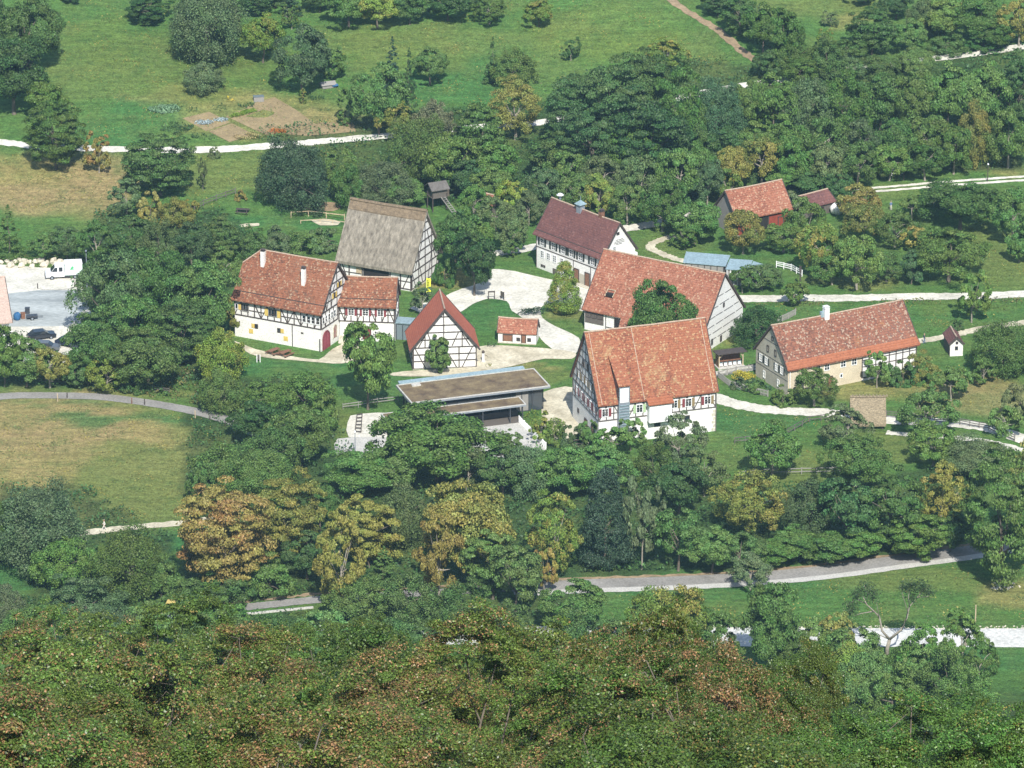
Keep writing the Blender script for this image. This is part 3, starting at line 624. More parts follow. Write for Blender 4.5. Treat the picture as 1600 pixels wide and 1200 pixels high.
# --- thatched barn
h = House('thatched_barn', 'tall barn with steep grey thatched roof and white half-timbered gable', 'barn', (523.75,406), (643.75,426), 3.6, 11.4, 8.8, .7, .45)
h.walls('plaster'); h.roof('thatch', th=.5, ridge='thatch_ridge', verge='thatch', rcap=.3); L, W = h.L, h.W
m = MB(); 
for sd in (0, 1):
    y0, y1 = (W/2-.95, W/2) if sd == 0 else (W/2+.95, W/2)
    m.prism([(y0, h.he+h.hr-1.35), (y1, h.he+h.hr+.12), (y1, h.he+h.hr-.2), (y0, h.he+h.hr-1.6)], .1, L-.1)
m.build('ridge_thatch', M['thatch_ridge'], h.rf)
sg = [('front', .5, .3, L-.5, .3), ('front', .5, 2.9, L-.5, 2.9), ('front', 10, 1.6, L-.5, 1.6, .14), ('front', .5, 1.6, 4.4, 1.6, .14)]
sg += [('front', a, .1, a, 3.4, .22) for a in (.55, 2.2, 4.6, 9.7, 11.6, L-.55)]+[('front', 12, .3, 13.2, 2.9, .16), ('front', 1.9, .3, .9, 2.9, .16)]
sg += gablerails(h, 'right', (.3, 1.75, 3.15, 4.6, 6.0, 7.4, 8.9, 10.3), [(.85,.2),(3.3,.2),(5.7,.2),(8.1,.2),(W-.85,.2)], [(.9,3.1,2.2,.3),(W-1,3.1,W-2.2,.3),(3.3,4.6,4.7,.4),(8.1,4.6,6.7,.4),(3.4,4.7,5.0,8.9),(8.0,4.7,6.4,8.9),(2.0,3.2,3.2,5.9),(9.4,3.2,8.2,5.9)], .19)
h.frame(sg)
h.slabpart('door', 'front', 7.15, .1, 4.7, 2.8, 'interior', .1); h.slabpart('shutter', 'front', 4.0, 1.7, 1.0, 1.0, 'wood_pale', .1)  # near-black slab paints the darkness of the open gateway
h.slabpart('plinth', 'right', W/2, -.3, W-1.5, .55, 'stone', .16)

# --- courtyard barn behind the big house
h = House('courtyard_barn', 'long barn with spotted red tiled roof and plain white right-hand gable', 'barn', (908.75,482.5), (1100,522), 3.6, 14.0, 8.0, .45, .3)
h.walls('plaster'); h.roof('roof_barn'); L, W = h.L, h.W
h.slabpart('board_wall', 'front', 2.1, 1.3, 3.4, 2.1, 'board', .08)
for a in (1.0, 2.1, 3.2): h.window('front', a, 2.3, .8, .75, fr='timber', nx=2, nz=1, out=.08)
h.door('front', 6.3, .2, .8, 2.7, 'interior'); h.door('front', 16, 0, 3, 3.0, 'board')
h.frame([('front', 4.2, .3, 4.2, 3.3, .14), ('front', 7.6, .3, 7.6, 3.3, .14), ('front', 4.2, 1.2, 5.8, 1.2, .12)], 'timber_grey')
sg = []
rr = random.Random(4)
for z in (1.5, 2.6, 3.8, 5.2, 6.7, 8.2):
    y0 = max(h.oe+.3, (z-h.he+.7)/h.sl); y1 = W-y0; a = y0
    while a < y1-.6:
        b = min(y1, a+rr.uniform(1.5, 3.2)); sg.append(('right', a, z+rr.uniform(-.05,.05), b, z+rr.uniform(-.05,.05), .07)); a = b+rr.uniform(.15, .7)
h.frame(sg, 'timber_grey', name='crack_line')
for a, z in ((3.2, .7), (6.2, .3), (9.8, .7)): h.window('right', a, z, .45, .9, fr='timber', nx=1, nz=1)
h.window('right', 7, 5.9, .4, .6, fr='timber', nx=1, nz=1)
m = MB(); yy = .28*W/2; zz = h.he+.28*h.hr; m.box(3.5, yy-.35, zz+.1, 4.7, yy+.35, zz+.55); sk = m.build('roof_hatch', M['interior'], h.rf)
m = MB(); m.beam((3.4, yy+.6, zz+.95), (4.8, yy+.6, zz+.95), .1); m.beam((3.4,yy-.45,zz+.12),(3.4,yy+.6,zz+.95), .1); m.beam((4.8,yy-.45,zz+.12),(4.8,yy+.6,zz+.95), .1); m.build('hatch_frame', M['wood_pale'], sk)
q = [h.loc(972,490,4.1), h.loc(984,487,4.6), h.loc(1004,508,3.6), h.loc(966,514,2.6)]
m = MB(); m.add([tuple(v) for v in q]+[(v.x, v.y, v.z-.18) for v in q], [(0,1,2,3),(7,6,5,4),(0,1,5,4),(1,2,6,5),(2,3,7,6),(3,0,4,7)]); m.build('porch_roof', M['roof_barn'], h.root)

# --- schoolhouse
h = House('schoolhouse', 'white two-storey house with purple-brown roof and small metal bell turret', 'house', (833.75,365), (941,406), 5.9, 7.9, 5.4, .35, .3)
h.walls('plaster'); h.roof('roof_school'); h.kickband('roof_school', .12); L, W = h.L, h.W
h.frame([('front', .3, 3.75, L-.3, 3.75, .14), ('front', .3, 5.75, L-.3, 5.75, .12), ('front', .35, 0, .35, 5.7, .08), ('front', 9.4, 0, 9.4, 3.7, .1), ('front', 13.6, 0, 13.6, 3.7, .1)])
for a in (1.75, 4.5, 6.9, 8.9, 11.1, 14.0): h.window('front', a, 4.2, .95, 1.25, 'dark_paint', nx=2, nz=3, sh_w=.42)
for a in (1.8, 3.3, 4.8, 6.6): h.window('front', a, 2.1, .8, 1.2, nx=2, nz=3)
for a in (1.7, 2.3): h.window('front', a, .55, .35, .3, fr='timber', nx=1, nz=1)
h.door('front', 10.2, .2, 1.0, 2.2, 'wood_brown'); h.door('front', 12.8, .2, 1.0, 2.2, 'wood_brown'); h.slabpart('gate', 'front', 11.5, .2, 1.3, 1.7, 'plaster_grey', .1); h.slabpart('cellar_door', 'front', 4.9, -.3, 1.0, 1.3, 'board', .1)
m = MB(); m.box(9.4, -.5, 0, 13.5, .34, .2); m.build('steps', M['stone'], h.root)
h.window('right', 2.9, 6.6, .6, .8, nx=2, nz=2); h.window('right', 3.7, 9.3, .5, .35, fr='timber', nx=1, nz=1)
for a in (1.6, 4.0, 6.2): h.window('right', a, 4.0, .8, 1.2, 'dark_paint', nx=2, nz=3, sh_w=.38)
# painted inscription under the gable top: thin uneven lines of small strokes
m = MB(); rr = random.Random(3)
for z, a0, a1 in ((8.35, 3.2, 4.7), (8.1, 3.0, 5.0), (7.85, 2.9, 5.0), (7.62, 3.4, 4.5)):
    a = a0
    while a < a1: w = rr.uniform(.06, .22); m.beam(h.fp('right', a, z, .01), h.fp('right', a+w, z, .01), .1, .03, up=(1,0,0)); a += w+rr.uniform(.05, .1)
m.build('inscription', M['black_mark'], h.root)
x = L*.425; zt = h.he+h.hr; tr = MB(); tr.box(x-.5, W/2-.5, zt-.9, x+.5, W/2+.5, zt+.75); t1 = tr.build('bell_turret', M['steel'], h.rf)
m = MB(); m.box(x-.75, W/2-.75, zt+.72, x+.75, W/2+.75, zt+.8); m.add([(x-.75,W/2-.75,zt+.8),(x+.75,W/2-.75,zt+.8),(x+.75,W/2+.75,zt+.8),(x-.75,W/2+.75,zt+.8),(x,W/2,zt+1.45)], [(0,1,4),(1,2,4),(2,3,4),(3,0,4)]); m.beam((x,W/2,zt+1.4),(x,W/2,zt+2.1), .06); m.build('turret_roof', M['zinc'], h.rf)
h.chimney(L*.72, .96, .7, 1.0, 'wood_brown', side=1)
m = MB(); m.box(L-.3, 6.2, 0, L+.6, 7.3, 5.6); m.build('flue', M['plaster'], h.root)

# --- the big house in front
h = House('museum_house', 'largest house, bright orange tiled roof, bluish timbered left gable and glass lift shaft', 'house', (933.75,634.25), (1123.75,610.75), 6.7, 13.0, 9.6, .45, .35)
h.walls('plaster'); h.roof('roof_big'); L, W = h.L, h.W
sg = lattice('front', .4, L-.4, 3.95, 6.35, 16, (.45,), [(0,1),(2,-1),(4,1),(6,-1),(9,1),(12,-1),(13,1),(15,-1)])
sg += lattice('left', .5, W-.5, 3.95, 6.5, 9, (.35,), [(0,-1),(8,1)])+gablerails(h, 'left', (6.6, 7.6, 9.0, 10.2, 11.6, 12.8, 14.1), [(W/2+i*1.35, 6.6) for i in (-4,-3,-2,-1,0,1,2,3,4)], [(1.9,6.7,3.4,9.0),(11.1,6.7,9.6,9.0),(4.2,9.1,5.2,11.6),(8.8,9.1,7.8,11.6)])
h.frame([q for q in sg if q[0] != 'left'], 'timber_grey'); h.frame([q[:5]+(.12,) for q in sg if q[0] == 'left'], 'timber_grey')
cols = [(1.35,('dark_red','dark_red')), (6.9,('green_paint','green_paint')), (12.5,('dark_red','ochre_paint')), (14.8,('dark_red','ochre_paint')), (17.9,('dark_red','ochre_paint'))]
for a, c in cols: h.window('front', a, 4.6, 1.0, 1.3, c, nx=2, nz=3, sh_w=.42)
for a in (2.2, 4.2, 6.0, 8.3, 10.4): h.window('left', a, 4.6, .75, 1.25, 'dark_red', nx=2, nz=2, sh_w=.3)
for a in (4.0, 6.0, 7.6, 9.4): h.window('left', a, 7.7, .65, 1.1, 'ochre_paint', nx=2, nz=2, sh_w=.3)
for a in (5.6, 7.4): h.window('left', a, 10.35, .6, 1.0, fr='timber', nx=1, nz=2)
h.window('left', 9.8, 1.9, .6, .6, fr='timber', nx=1, nz=1); h.door('left', 3.0, 0, 1.2, 2.3, 'wood_brown'); h.door('left', 6.2, 0, 1.1, 2.1, 'wood_brown')
h.window('front', 9.8, 2.0, .85, 1.0, fr='timber', nx=1, nz=1); h.window('front', 9.9, .35, .8, .5, fr='timber', nx=1, nz=1); h.window('front', 14.6, 2.2, .8, .9, fr='timber', nx=1, nz=1)
for i in range(6): h.slabpart('quoin', 'front', L-.65+(.1 if i % 2 else 0), .1+i*.6, .45 if i % 2 else .7, .45, 'stone', .06)
m = MB(); m.box(3.3, -.45, 0, 4.95, .5, 9.6); sh = m.build('lift_shaft', M['steel'], h.root)
m = MB(); m.box(3.45, -.50, 6.9, 4.8, -.44, 9.2); m.build('pane', M['white_paint'], sh)
m = MB()
for i in range(14): m.beam((3.35, -.48, .5+i*.45), (4.9, -.48, .5+i*.45), .07, .3, up=(0,-.5,1))
for x in (3.33, 4.92): m.beam((x, -.5, 0), (x, -.5, 9.6), .08)
m.build('louvre', M['zinc'], sh)
m = MB(); m.prism([(.3,7.2),(4.0,12.7),(-.4,9.7),(-.4,7.2)], 3.3, 4.95); m.build('dormer', M['dark_steel'], h.rf)
m = MB(); m.prism([(-.65,9.55),(4.4,13.02),(4.4,13.2),(-.65,9.75)], 3.1, 5.15); m.build('dormer_roof', M['roof_big'], h.rf)
m = MB(); m.box(8.1, -.75, 3.1, 11.7, .46, 6.05); m.build('oriel', M['white_paint'], h.root)
m = MB(); m.prism([(-1.05,6.05),(.3,6.75),(.3,6.95),(-1.05,6.22)], 7.85, 11.95); m.build('oriel_roof', M['roof_new'], h.root)
for x in (7.55, L-.9, .75): m = MB(); m.beam((x, .02, h.he+.03), (x, W/2, h.he+h.hr+.03), .1, .07); m.build('roof_seam', M['mortar'], h.rf)
m = MB(); m.beam((L-.35, .3, 0), (L-.35, .3, 6.5), .1); m.build('downpipe', M['timber_grey'], h.root)

# --- farmhouse at right
h = House('farmhouse', 'long beige farmhouse with mottled roof, orange tile strip at the eaves and white chimney', 'house', (1231,579.4), (1437.8,538.1), 4.4, 10.7, 5.75, .45, .35)
h.walls('plaster_beige'); h.roof('roof_farm'); L, W = h.L, h.W; h.band('roof_new', 0, .17)
h.face_wall('left', 'plaster_grey', h.oe, W-h.oe, -.5, 0, 'gable_wall', .03, gable=True)
h.face_wall('front', 'plaster', 13.8, L-h.og-.01, -.5, h.zr(h.oe)-.02, 'wall_panel', .03)
sg = lattice('front', 13.8, L-.45, .5, 4.2, 8, (.5, .8), [])
h.frame(sg); h.frame([('left', .6, 4.55, W-.6, 4.55, .1), ('left', 2.6, 7.2, W-2.6, 7.2, .1), ('left', .5, 2.4, W-.5, 2.4, .07)], 'timber_grey', name='string_course')
for a in (5.75, 7.35, 10.3, 12.3): h.window('front', a, 3.0, .9, 1.05, nx=2, nz=2)
h.window('front', 10.0, 1.3, .45, .6, nx=1, nz=1); h.door('front', 7.9, 0, .85, 1.8, 'wood_brown'); h.door('front', 17.5, .1, 1.3, 2.2, 'board')
for a in (2.3, 3.9, 7.0, 8.7): h.window('left', a, 3.0, .8, 1.15, 'dark_paint', nx=2, nz=3, sh_w=.34, out=.06)
for a in (4.3, 6.6): h.window('left', a, 5.3, .5, 1.0, fr='timber', nx=1, nz=1, out=.06)
h.window('left', 5.3, 7.6, .45, .6, fr='timber', nx=1, nz=1, out=.06)
for a in (3.3, 7.6): h.window('left', a, .6, .5, 1.1, nx=1, nz=2, out=.06)
h.chimney(9.9, .97, .8, 1.35, 'white_paint', cap='white_paint')
m = MB(); m.box(9.0, W/2-.2, h.he+h.hr-.3, 9.5, W/2+.3, h.he+h.hr+.6); m.build('vent', M['zinc'], h.rf)
m = MB(); m.beam((.6, .3, 0), (.6, .3, 4.3), .1); m.build('downpipe', M['white_paint'], h.root)

# --- bakehouse / pigsty
h = House('bakehouse', 'tiny white bakehouse with speckled red roof beside the gravel yard', 'house', (776,519), (839,522.5), 1.9, 3.4, 1.95, .25, .2)
h.walls('plaster'); h.roof('roof_barn', th=.12)
h.door('front', 1.75, .4, 1.4, 1.05, 'wood_brown'); h.door('front', 4.3, .25, .6, 1.3, 'wood_brown')
for a in (3.45, 5.2): h.window('front', a, .55, .5, .5, fr='timber', nx=2, nz=1)
h.slabpart('plinth', 'front', 3.2, -.2, 6.1, .4, 'stone', .1)

# --- red barn and its annex
h = House('red_board_barn', 'red boarded barn with old tiled roof among orchard trees', 'barn', (1150,344), (1240,326), 3.2, 7.4, 4.1, .5, .4, z0=.0)
h.walls('board_red'); h.roof('roof_barn'); h.face_wall('left', 'board_grey', h.oe, h.W-h.oe, -.3, 0, 'gable_boarding', .04, gable=True)
h.door('front', 5.5, 0, 2.4, 2.6, 'interior'); h.door('front', 9.2, 0, .9, 2.0, 'board_red')
h = House('barn_annex', 'low brown shed with dull red roof at the right end of the red barn', 'shed', (1245,329.5), (1307.5,314), 2.4, 5.0, 1.5, .35, .3)
h.walls('board'); h.roof('roof_school', th=.14); h.door('front', 5.2, 0, 1.6, 1.9, 'interior'); h.window('front', 3.0, 1.0, .7, .7, fr='timber')
# --- square gabled barn
h = House('gabled_barn', 'barn with plain bright red roof and white timbered gable facing the camera', 'barn', (632.8,517.8), (640.3,549.7), 3.2, 11.1, 6.9, .5, .45)
h.walls('plaster'); h.roof('roof_red', th=.16, ridge='mortar'); L, W = h.L, h.W
sg = gablerails(h, 'right', (.12, 1.35, 2.45, 3.6, 4.9, 6.1, 7.3, 8.7), [(5.4,3.6),(2.45,3.6),(8.3,3.6)], [], .16)
sg += [('right', a, .1, a, 3.6, .18) for a in (.6, W-.6, 4.6, 7.8)]
sg += [('right', .9, 3.5, 2.5, .2, .14), ('right', 9.9, 3.5, 8.3, .2, .14), ('right', 6.2, 2.4, 7.4, .2, .14), ('right', 1.4, 3.7, 2.4, 5.5, .14), ('right', 2.9, 6.0, 3.5, 4.2, .14), ('right', 7.7, 6.0, 6.7, 3.8, .14), ('right', 8.3, 5.8, 9.5, 3.8, .14), ('right', 5.2, 3.6, 3.5, .2, .14)]
sg += lattice('front', .5, L-.5, .2, 3.1, 5, (.5,), [])
h.frame(sg); h.slabpart('plinth', 'right', W/2, -.3, W-1, .4, 'stone', .1)
# --- white hut
h = House('white_hut', 'tiny white-walled hut with brown tiled roof beside the right-hand path', 'hut', (1473,521), (1483,538.5), 2.1, 2.5, 1.15, .2, .25)
h.walls('plaster'); h.roof('roof_school', th=.12); h.window('right', 1.25, 1.1, .4, .5, fr='timber', nx=1, nz=1); h.window('right', 1.3, 2.1, .3, .3, fr='timber', nx=1, nz=1)
h.face_wall('front', 'board', h.og, h.L-h.og, -.2, 1.9, 'shade_panel', .04)  # dark panel: shade of the left side put into its colour
# --- building at left edge
h = House('depot_building', 'large building with pale pinkish roof cut off by the left edge', 'building', (-140,515), (20,503), 4.2, 17, 4.6, .6, .5)
h.walls('plaster_cool'); h.roof('roof_pale', ridge='roof_pale'); 
for a in (12.5, 15.5): h.window('front', a, 1.2, 1.2, 1.2)
# --- straw roofed rick
h = House('straw_rick', 'open field shelter with steep straw roof on low posts beside the bend of the path', 'shelter', (1329,663), (1384.5,663), 1.0, 4.4, 3.7, .3, .3)
h.roof('straw', th=.35, ridge='straw', verge='straw', rcap=.18)
m = MB()
for i in range(11): m.box(.3+i*.52, h.W/2-.2, h.he+h.hr, .48+i*.52, h.W/2+.2, h.he+h.hr+.28)
m.build('ridge_cap', M['straw'], h.rf)
for x in (.5, h.L-.5):
    for y in (.5, h.W-.5): m = MB(); m.beam((x, y, -.2), (x, y, 1.6), .2); m.build('post', M['timber'], h.root)

# --- pavilion
M['glass_pav'] = glass_mat('glass_pav', (.045,.055,.065), .12)
h = House('glass_pavilion', 'long flat glass pavilion with planted brown roof and a lower front canopy', 'pavilion', (642.5,630.5), (860,603.75), 4.0, 7.9, .1, .9, .9)
L, W = h.L, h.W
m = MB(); m.box(0, 0, 3.72, L, W, 4.0); rf = m.build('roof', M['steel'], h.root)
m = MB(); 
for b in ((0,0,L,.22),(0,W-.22,L,W),(0,.22,.22,W-.22),(L-.22,.22,L,W-.22)): m.box(b[0],b[1],4.0,b[2],b[3],4.12)
m.build('roof_edge', M['concrete'], rf)
m = MB(); m.box(.22, .22, 4.0, L-.22, W-.22, 4.06); m.build('planted_roof', M['green_roof'], rf)
m = MB(); m.prism([(W,3.8),(W+.9,3.8),(W+.9,4.35),(W,4.25)], .6, L-1.5); m.build('skylight', M['zinc'], rf)
m = MB(); m.box(2.2, W-1.5, 4.05, 3.6, W-.8, 4.3); m.build('roof_hatch', M['concrete'], rf)
m = MB()
for i in range(13): x = .9+(L-1.8)*i/12; m.beam((x, .9, 0), (x, .9, 3.72), .12); m.beam((x, W-.9, 0), (x, W-.9, 3.72), .12)
for i in range(5): y = .9+(W-1.8)*i/4; m.beam((.9, y, 0), (.9, y, 3.72), .12); m.beam((L-.9, y, 0), (L-.9, y, 3.72), .12)
for z in (.1, 3.0): m.beam((.9,.88,z),(L-.9,.88,z), .1); m.beam((L-.88,.9,z),(L-.88,W-.9,z), .1); m.beam((.88,.9,z),(.88,W-.9,z), .1)
m.build('mullion', M['dark_steel'], h.root)
m = MB(); m.box(.98, .98, 0, L-.98, 1.02, 3.7); m.box(.98, W-1.02, 0, L-.98, W-.98, 3.7); m.box(.98, 1.03, 0, 1.02, W-1.03, 3.7); m.box(L-1.02, 1.03, 0, L-.98, W-1.03, 3.7); m.build('pane', M['glass_pav'], h.root)
m = MB(); m.box(17.2, .93, 0, 19.2, .99, 3.4); m.build('pale_panel', M['board_grey'], h.root)  # pale panel added at the glass to lighten the dark pavilion front
m = MB(); m.box(.9, .9, 0, L-.9, W-.9, .06); m.build('floor_slab', M['concrete'], h.root)
m = MB(); m.box(-4.9, -3.4, 2.65, 17.4, .0, 2.9); cn = m.build('canopy', M['steel'], h.root)
m = MB(); m.box(-4.7, -3.2, 2.9, 17.2, -.2, 2.95); m.build('planted_roof', M['green_roof'], cn)
m = MB()
for b in ((-4.9,-3.4,17.4,-3.2),(-4.9,-.2,17.4,0),(-4.9,-3.2,-4.7,-.2),(17.2,-3.2,17.4,-.2)): m.box(b[0],b[1],2.9,b[2],b[3],3.0)
m.build('roof_edge', M['concrete'], cn)
for x in (-4.2, .5, 5.5, 10.5, 14.9, 16.9): m = MB(); m.beam((x, -3.1, 0), (x, -3.1, 2.65), .14); m.build('post', M['dark_steel'], h.root)
m = MB(); m.box(5, -.6, 0, 17, -.5, 1.0); m.build('bench_wall', M['dark_steel'], h.root)
m = MB(); m.box(5, -3.3, .02, 17.3, -.6, .1); m.build('shade_deck', M['board'], h.root)  # terrace floor coloured dark for the shade under the canopy
PAV = h
# --- metal roofed sheds
def quad_slab(m, q, th=.1):
    q = [Vector(v) for v in q]; m.add([tuple(v) for v in q]+[(v.x, v.y, v.z-th) for v in q], [(0,1,2,3),(7,6,5,4),(0,1,5,4),(1,2,6,5),(2,3,7,6),(3,0,4,7)])
g = P(1067,436); sh = empty('metal_roofed_shed', (g.x, g.y, 0), 0, 'low timber shed with three stepped blue-grey metal roofs behind the courtyard barn', 'shed')
for q in ([(1067.5,410),(1133.75,416),(1141,398.75),(1072.5,393)], [(1134,420.5),(1171,423),(1176,406.5),(1141,404)], [(1172,421),(1187.5,425.5),(1198,414.5),(1177.5,408)]):
    z = (2.9, 2.75, 2.6)[[1067.5,1134,1172].index(q[0][0])]; v = [P(a, b, z+(.35 if i > 1 else 0))-Vector((g.x,g.y,0)) for i, (a, b) in enumerate(q)]
    m = MB(); quad_slab(m, v, .08); n = 6
    for i in range(n+1): a = v[0].lerp(v[1], i/n); b = v[3].lerp(v[2], i/n); m.beam(a+Vector((0,0,.03)), b+Vector((0,0,.03)), .06)
    m.build('roof', M['zinc'], sh)
    c = (v[0]+v[1]+v[2]+v[3])/4; w = [c+(x-c)*.9 for x in v]
    m = MB(); m.prismz([(p.x, p.y) for p in w], 0, z-.1); m.build('wall', M['board_grey'], sh)
    m = MB(); f0, f1 = w[0], w[1]
    for i in range(7): p = f0.lerp(f1, i/6); m.beam((p.x-.02, p.y-.05, 0), (p.x-.02, p.y-.05, z-.15), .12)
    m.build('timber_frame', M['timber'] if z > 2.8 else M['white_paint'], sh)
# --- wooden tower hut
g = at(683, 326); tw = empty('tower_hut', g, R(25), 'small dark wooden hut on tall stilts with ladder, half hidden by trees', 'hut')
for x in (-1.3, 1.3):
    for y in (-1.1, 1.1): m = MB(); m.beam((x, y, -.3), (x, y, 3.0), .16); m.build('stilt', M['timber'], tw)
m = MB(); m.box(-1.4, -1.2, 2.3, 1.4, 1.2, 2.42); m.build('floor', M['board'], tw)
m = MB(); m.box(-1.3, -1.1, 2.42, 1.3, 1.1, 3.9); m.build('wall', M['board'], tw)
m = MB(); m.slab = None
m.prism([(-1.6,3.75),(0,4.75),(1.6,3.75),(1.6,3.88),(0,4.88),(-1.6,3.88)], -1.7, 1.7); m.build('roof', M['timber_grey'], tw)
m = MB(); m.beam((.2,-1.2,2.4),(1.5,-3.0,0), .1); m.beam((.9,-1.2,2.4),(2.2,-3.0,0), .1)
for i in range(8): t = (i+.5)/8; m.beam((.2+1.3*t,-1.2-1.8*t,2.4-2.4*t),(.9+1.3*t,-1.2-1.8*t,2.4-2.4*t), .07)
m.build('ladder', M['board_grey'], tw)
g = at(764, 322); h = House('roof_behind_trees', 'scrap of red tiled roof showing between trees behind the thatched barn', 'shed', (752,318), (775,322), 2.2, 3.5, 1.3, .3, .3); h.walls('board'); h.roof('roof_barn', th=.12)
# --- shelter with benches
a = P(1123, 576); b = P(1161, 571.5); an = math.atan2((b-a).y, (b-a).x); sh = empty('open_shelter', a, an, 'open timber shelter with flat dark roof and beehives inside beside the farmhouse path', 'shelter'); Ls = (b-a).length
m = MB(); m.box(-.2, -.5, 0, Ls+.2, 1.7, .12); m.build('plinth', M['concrete'], sh)
m = MB(); m.box(0, 1.45, .12, Ls, 1.55, 2.3); m.box(0, .3, .12, .08, 1.45, 2.2); m.build('wall', M['wood_brown'], sh)
m = MB(); m.prism([(-.5,2.45),(1.9,2.3),(1.9,2.42),(-.5,2.57)], -.4, Ls+.5); m.build('roof', M['timber'], sh)
for x in (.05, Ls-.05): m = MB(); m.beam((x,0,.1),(x,0,2.4), .15); m.beam((x,.02,1.7),(x+(.7 if x < 1 else -.7),.02,2.35), .1); m.build('post', M['wood_pale'], sh)
m = MB(); m.box(.3, .2, 1.05, Ls-.3, .5, 1.15); m.build('shelf', M['wood_brown'], sh)
for i in range(5):
    x = .5+i*(Ls-1)/4; e = empty('beehive', a+Matrix.Rotation(an, 3, 'Z') @ Vector((x, .55, .12)), an, None, 'beehive', 'beehives in the open shelter'); e['label'] = 'small white beehive in the open shelter, '+['leftmost','second from left','in the middle','second from right','rightmost'][i]
    m = MB(); m.box(-.24,-.24,.12,.24,.24,.6); m.build('hive_box', M['white_paint'], e); m = MB(); m.box(-.28,-.28,.6,.28,.28,.68); m.build('lid', M['zinc'], e); m = MB(); m.box(-.2,-.2,0,.2,.2,.12); m.build('stand', M['timber'], e)
# ------------------------------------------------------------------ vehicles
def wheel(parent, x, y, r=.36, w=.22):
    m = MB(); m.tube([(x, y-w/2, r), (x, y+w/2, r)], r, 14); wh = m.build('wheel', M['tyre'], parent)
    m = MB(); m.tube([(x, y-w/2-.01, r), (x, y+w/2+.01, r)], r*.55, 10); m.build('rim', M['steel'], wh)
g = P(99, 433.5); van = empty('van', g, R(8), 'white crew cab van with pale green box body on the gravel car park', 'van')
m = MB(); m.prism([(-.98,.45),(.98,.45),(.98,1.1),(-.98,1.1)], -2.9, .1)
m.v = []; m.f = []; m.m = []
prof = [(-2.95,.45),(-2.95,.95),(-2.8,1.15),(-2.0,1.35),(-1.35,2.2),(-1.1,2.3),(.15,2.35),(.15,.45)]
def side_extrude(m, prof, y0, y1, mi=0):
    n = len(prof); vs = [(x, y0, z) for x, z in prof]+[(x, y1, z) for x, z in prof]
    m.add(vs, [tuple(range(n)), tuple(range(2*n-1, n-1, -1))]+[(i, (i+1) % n, n+(i+1) % n, n+i) for i in range(n)], mi)
side_extrude(m, prof, -.98, .98); m.build('cab', M['van_white'], van, bevel=.05)
m = MB(); m.box(.22, -1.05, .95, 3.1, 1.05, 2.65); m.box(.2, -1.0, .7, 3.15, 1.0, .93); bx = m.build('box_body', M['van_box'], van)
m = MB(); m.box(.2, -1.07, 2.6, 3.12, 1.07, 2.72); m.build('box_roof', M['white_paint'], bx)
m = MB(); m.add([(1.1,-1.06,1.75),(1.35,-1.06,2.2),(1.6,-1.06,1.75),(1.6,-1.055,1.75)], [(0,2,1)]); m.add([(1.0,-1.065,1.72),(1.72,-1.065,1.72),(1.72,-1.065,1.64),(1.0,-1.065,1.64)], [(0,1,2,3)]); m.add([(1.2,-1.064,1.95),(1.5,-1.064,2.3),(1.75,-1.064,1.9)], [(0,2,1)]); m.build('logo', M['green_mark'], bx)
m = MB(); 
for i in range(5): m.box(1.85+i*.16, -1.063, 1.7, 1.95+i*.16, -1.05, 1.78)
m.build('lettering', M['grey_mark'], bx)
m = MB(); m.box(.15, -.85, .4, 3.0, .85, .7); m.build('chassis', M['dark_steel'], van)
for y in (-.99, .99):
    m = MB(); s_ = .012 if y > 0 else -.012; side_extrude(m, [(-1.95,1.4),(-1.4,2.1),(-1.0,2.15),(-1.0,1.4)], y-s_, y+s_); m.build('side_window', M['glass'], van)
    m = MB(); side_extrude(m, [(-.75,1.4),(-.75,2.15),(-.15,2.15),(-.15,1.4)], y-s_, y+s_); m.build('side_window', M['glass'], van)
m = MB(); m.add([(-2.02,-.8,1.38),(-2.02,.8,1.38),(-1.42,.75,2.14),(-1.42,-.75,2.14)], [(0,1,2,3)]); m.add([(-2.06,-.8,1.38),(-2.06,.8,1.38),(-1.46,.75,2.14),(-1.46,-.75,2.14)], [(3,2,1,0)]); m.build('windscreen', M['glass'], van)
m = MB(); m.box(-3.02,-.95,.4,-2.9,.95,.75); m.build('bumper', M['dark_steel'], van)
for y in (-.75, .75): m = MB(); m.box(-3.0,y-.18,.8,-2.93,y+.18,1.0); m.build('headlight', M['glass_light'], van)
for x in (-1.9, 1.9):
    for y in (-.9, .9): wheel(van, x, y)
def car(px, py, ang, mat, label):
    e = empty('parked_car', P(px, py), R(ang), label, 'car', 'dark cars on the car park')
    m = MB(); side_extrude(m, [(-2.2,.35),(-2.25,.65),(-2.1,.85),(-1.1,.95),(1.9,1.0),(2.2,.85),(2.2,.35)], -.88, .88); m.build('body', mat, e, bevel=.06)
    m = MB(); a = [(-1.15,.95),(-.45,1.42),(1.35,1.45),(1.95,.98)]; side_extrude(m, a, -.74, .74); m.build('window_band', M['glass'], e, bevel=.03)
    m = MB(); side_extrude(m, [(-.5,1.40),(1.4,1.43),(1.3,1.5),(-.4,1.48)], -.72, .72); m.build('car_roof', mat, e)
    for y in (-.65, .65):
        m = MB(); m.box(-2.27,y-.17,.62,-2.2,y+.17,.76); m.build('headlight', M['glass_light'], e); m = MB(); m.box(2.18,y-.15,.7,2.23,y+.15,.84); m.build('tail_light', M['dark_red'], e)
    for x in (-1.35, 1.35):
        for y in (-.82, .82): wheel(e, x, y, .32, .2)
car(65, 529, 200, M['car_black'], 'black car parked just right of the building at the left edge')
car(108, 541, 150, M['car_blue'], 'dark blue car half hidden under the big trees by the car park')
car(72, 547, 175, M['car_grey'], 'dark grey car parked nearest, behind the trees at the lower edge of the car park')
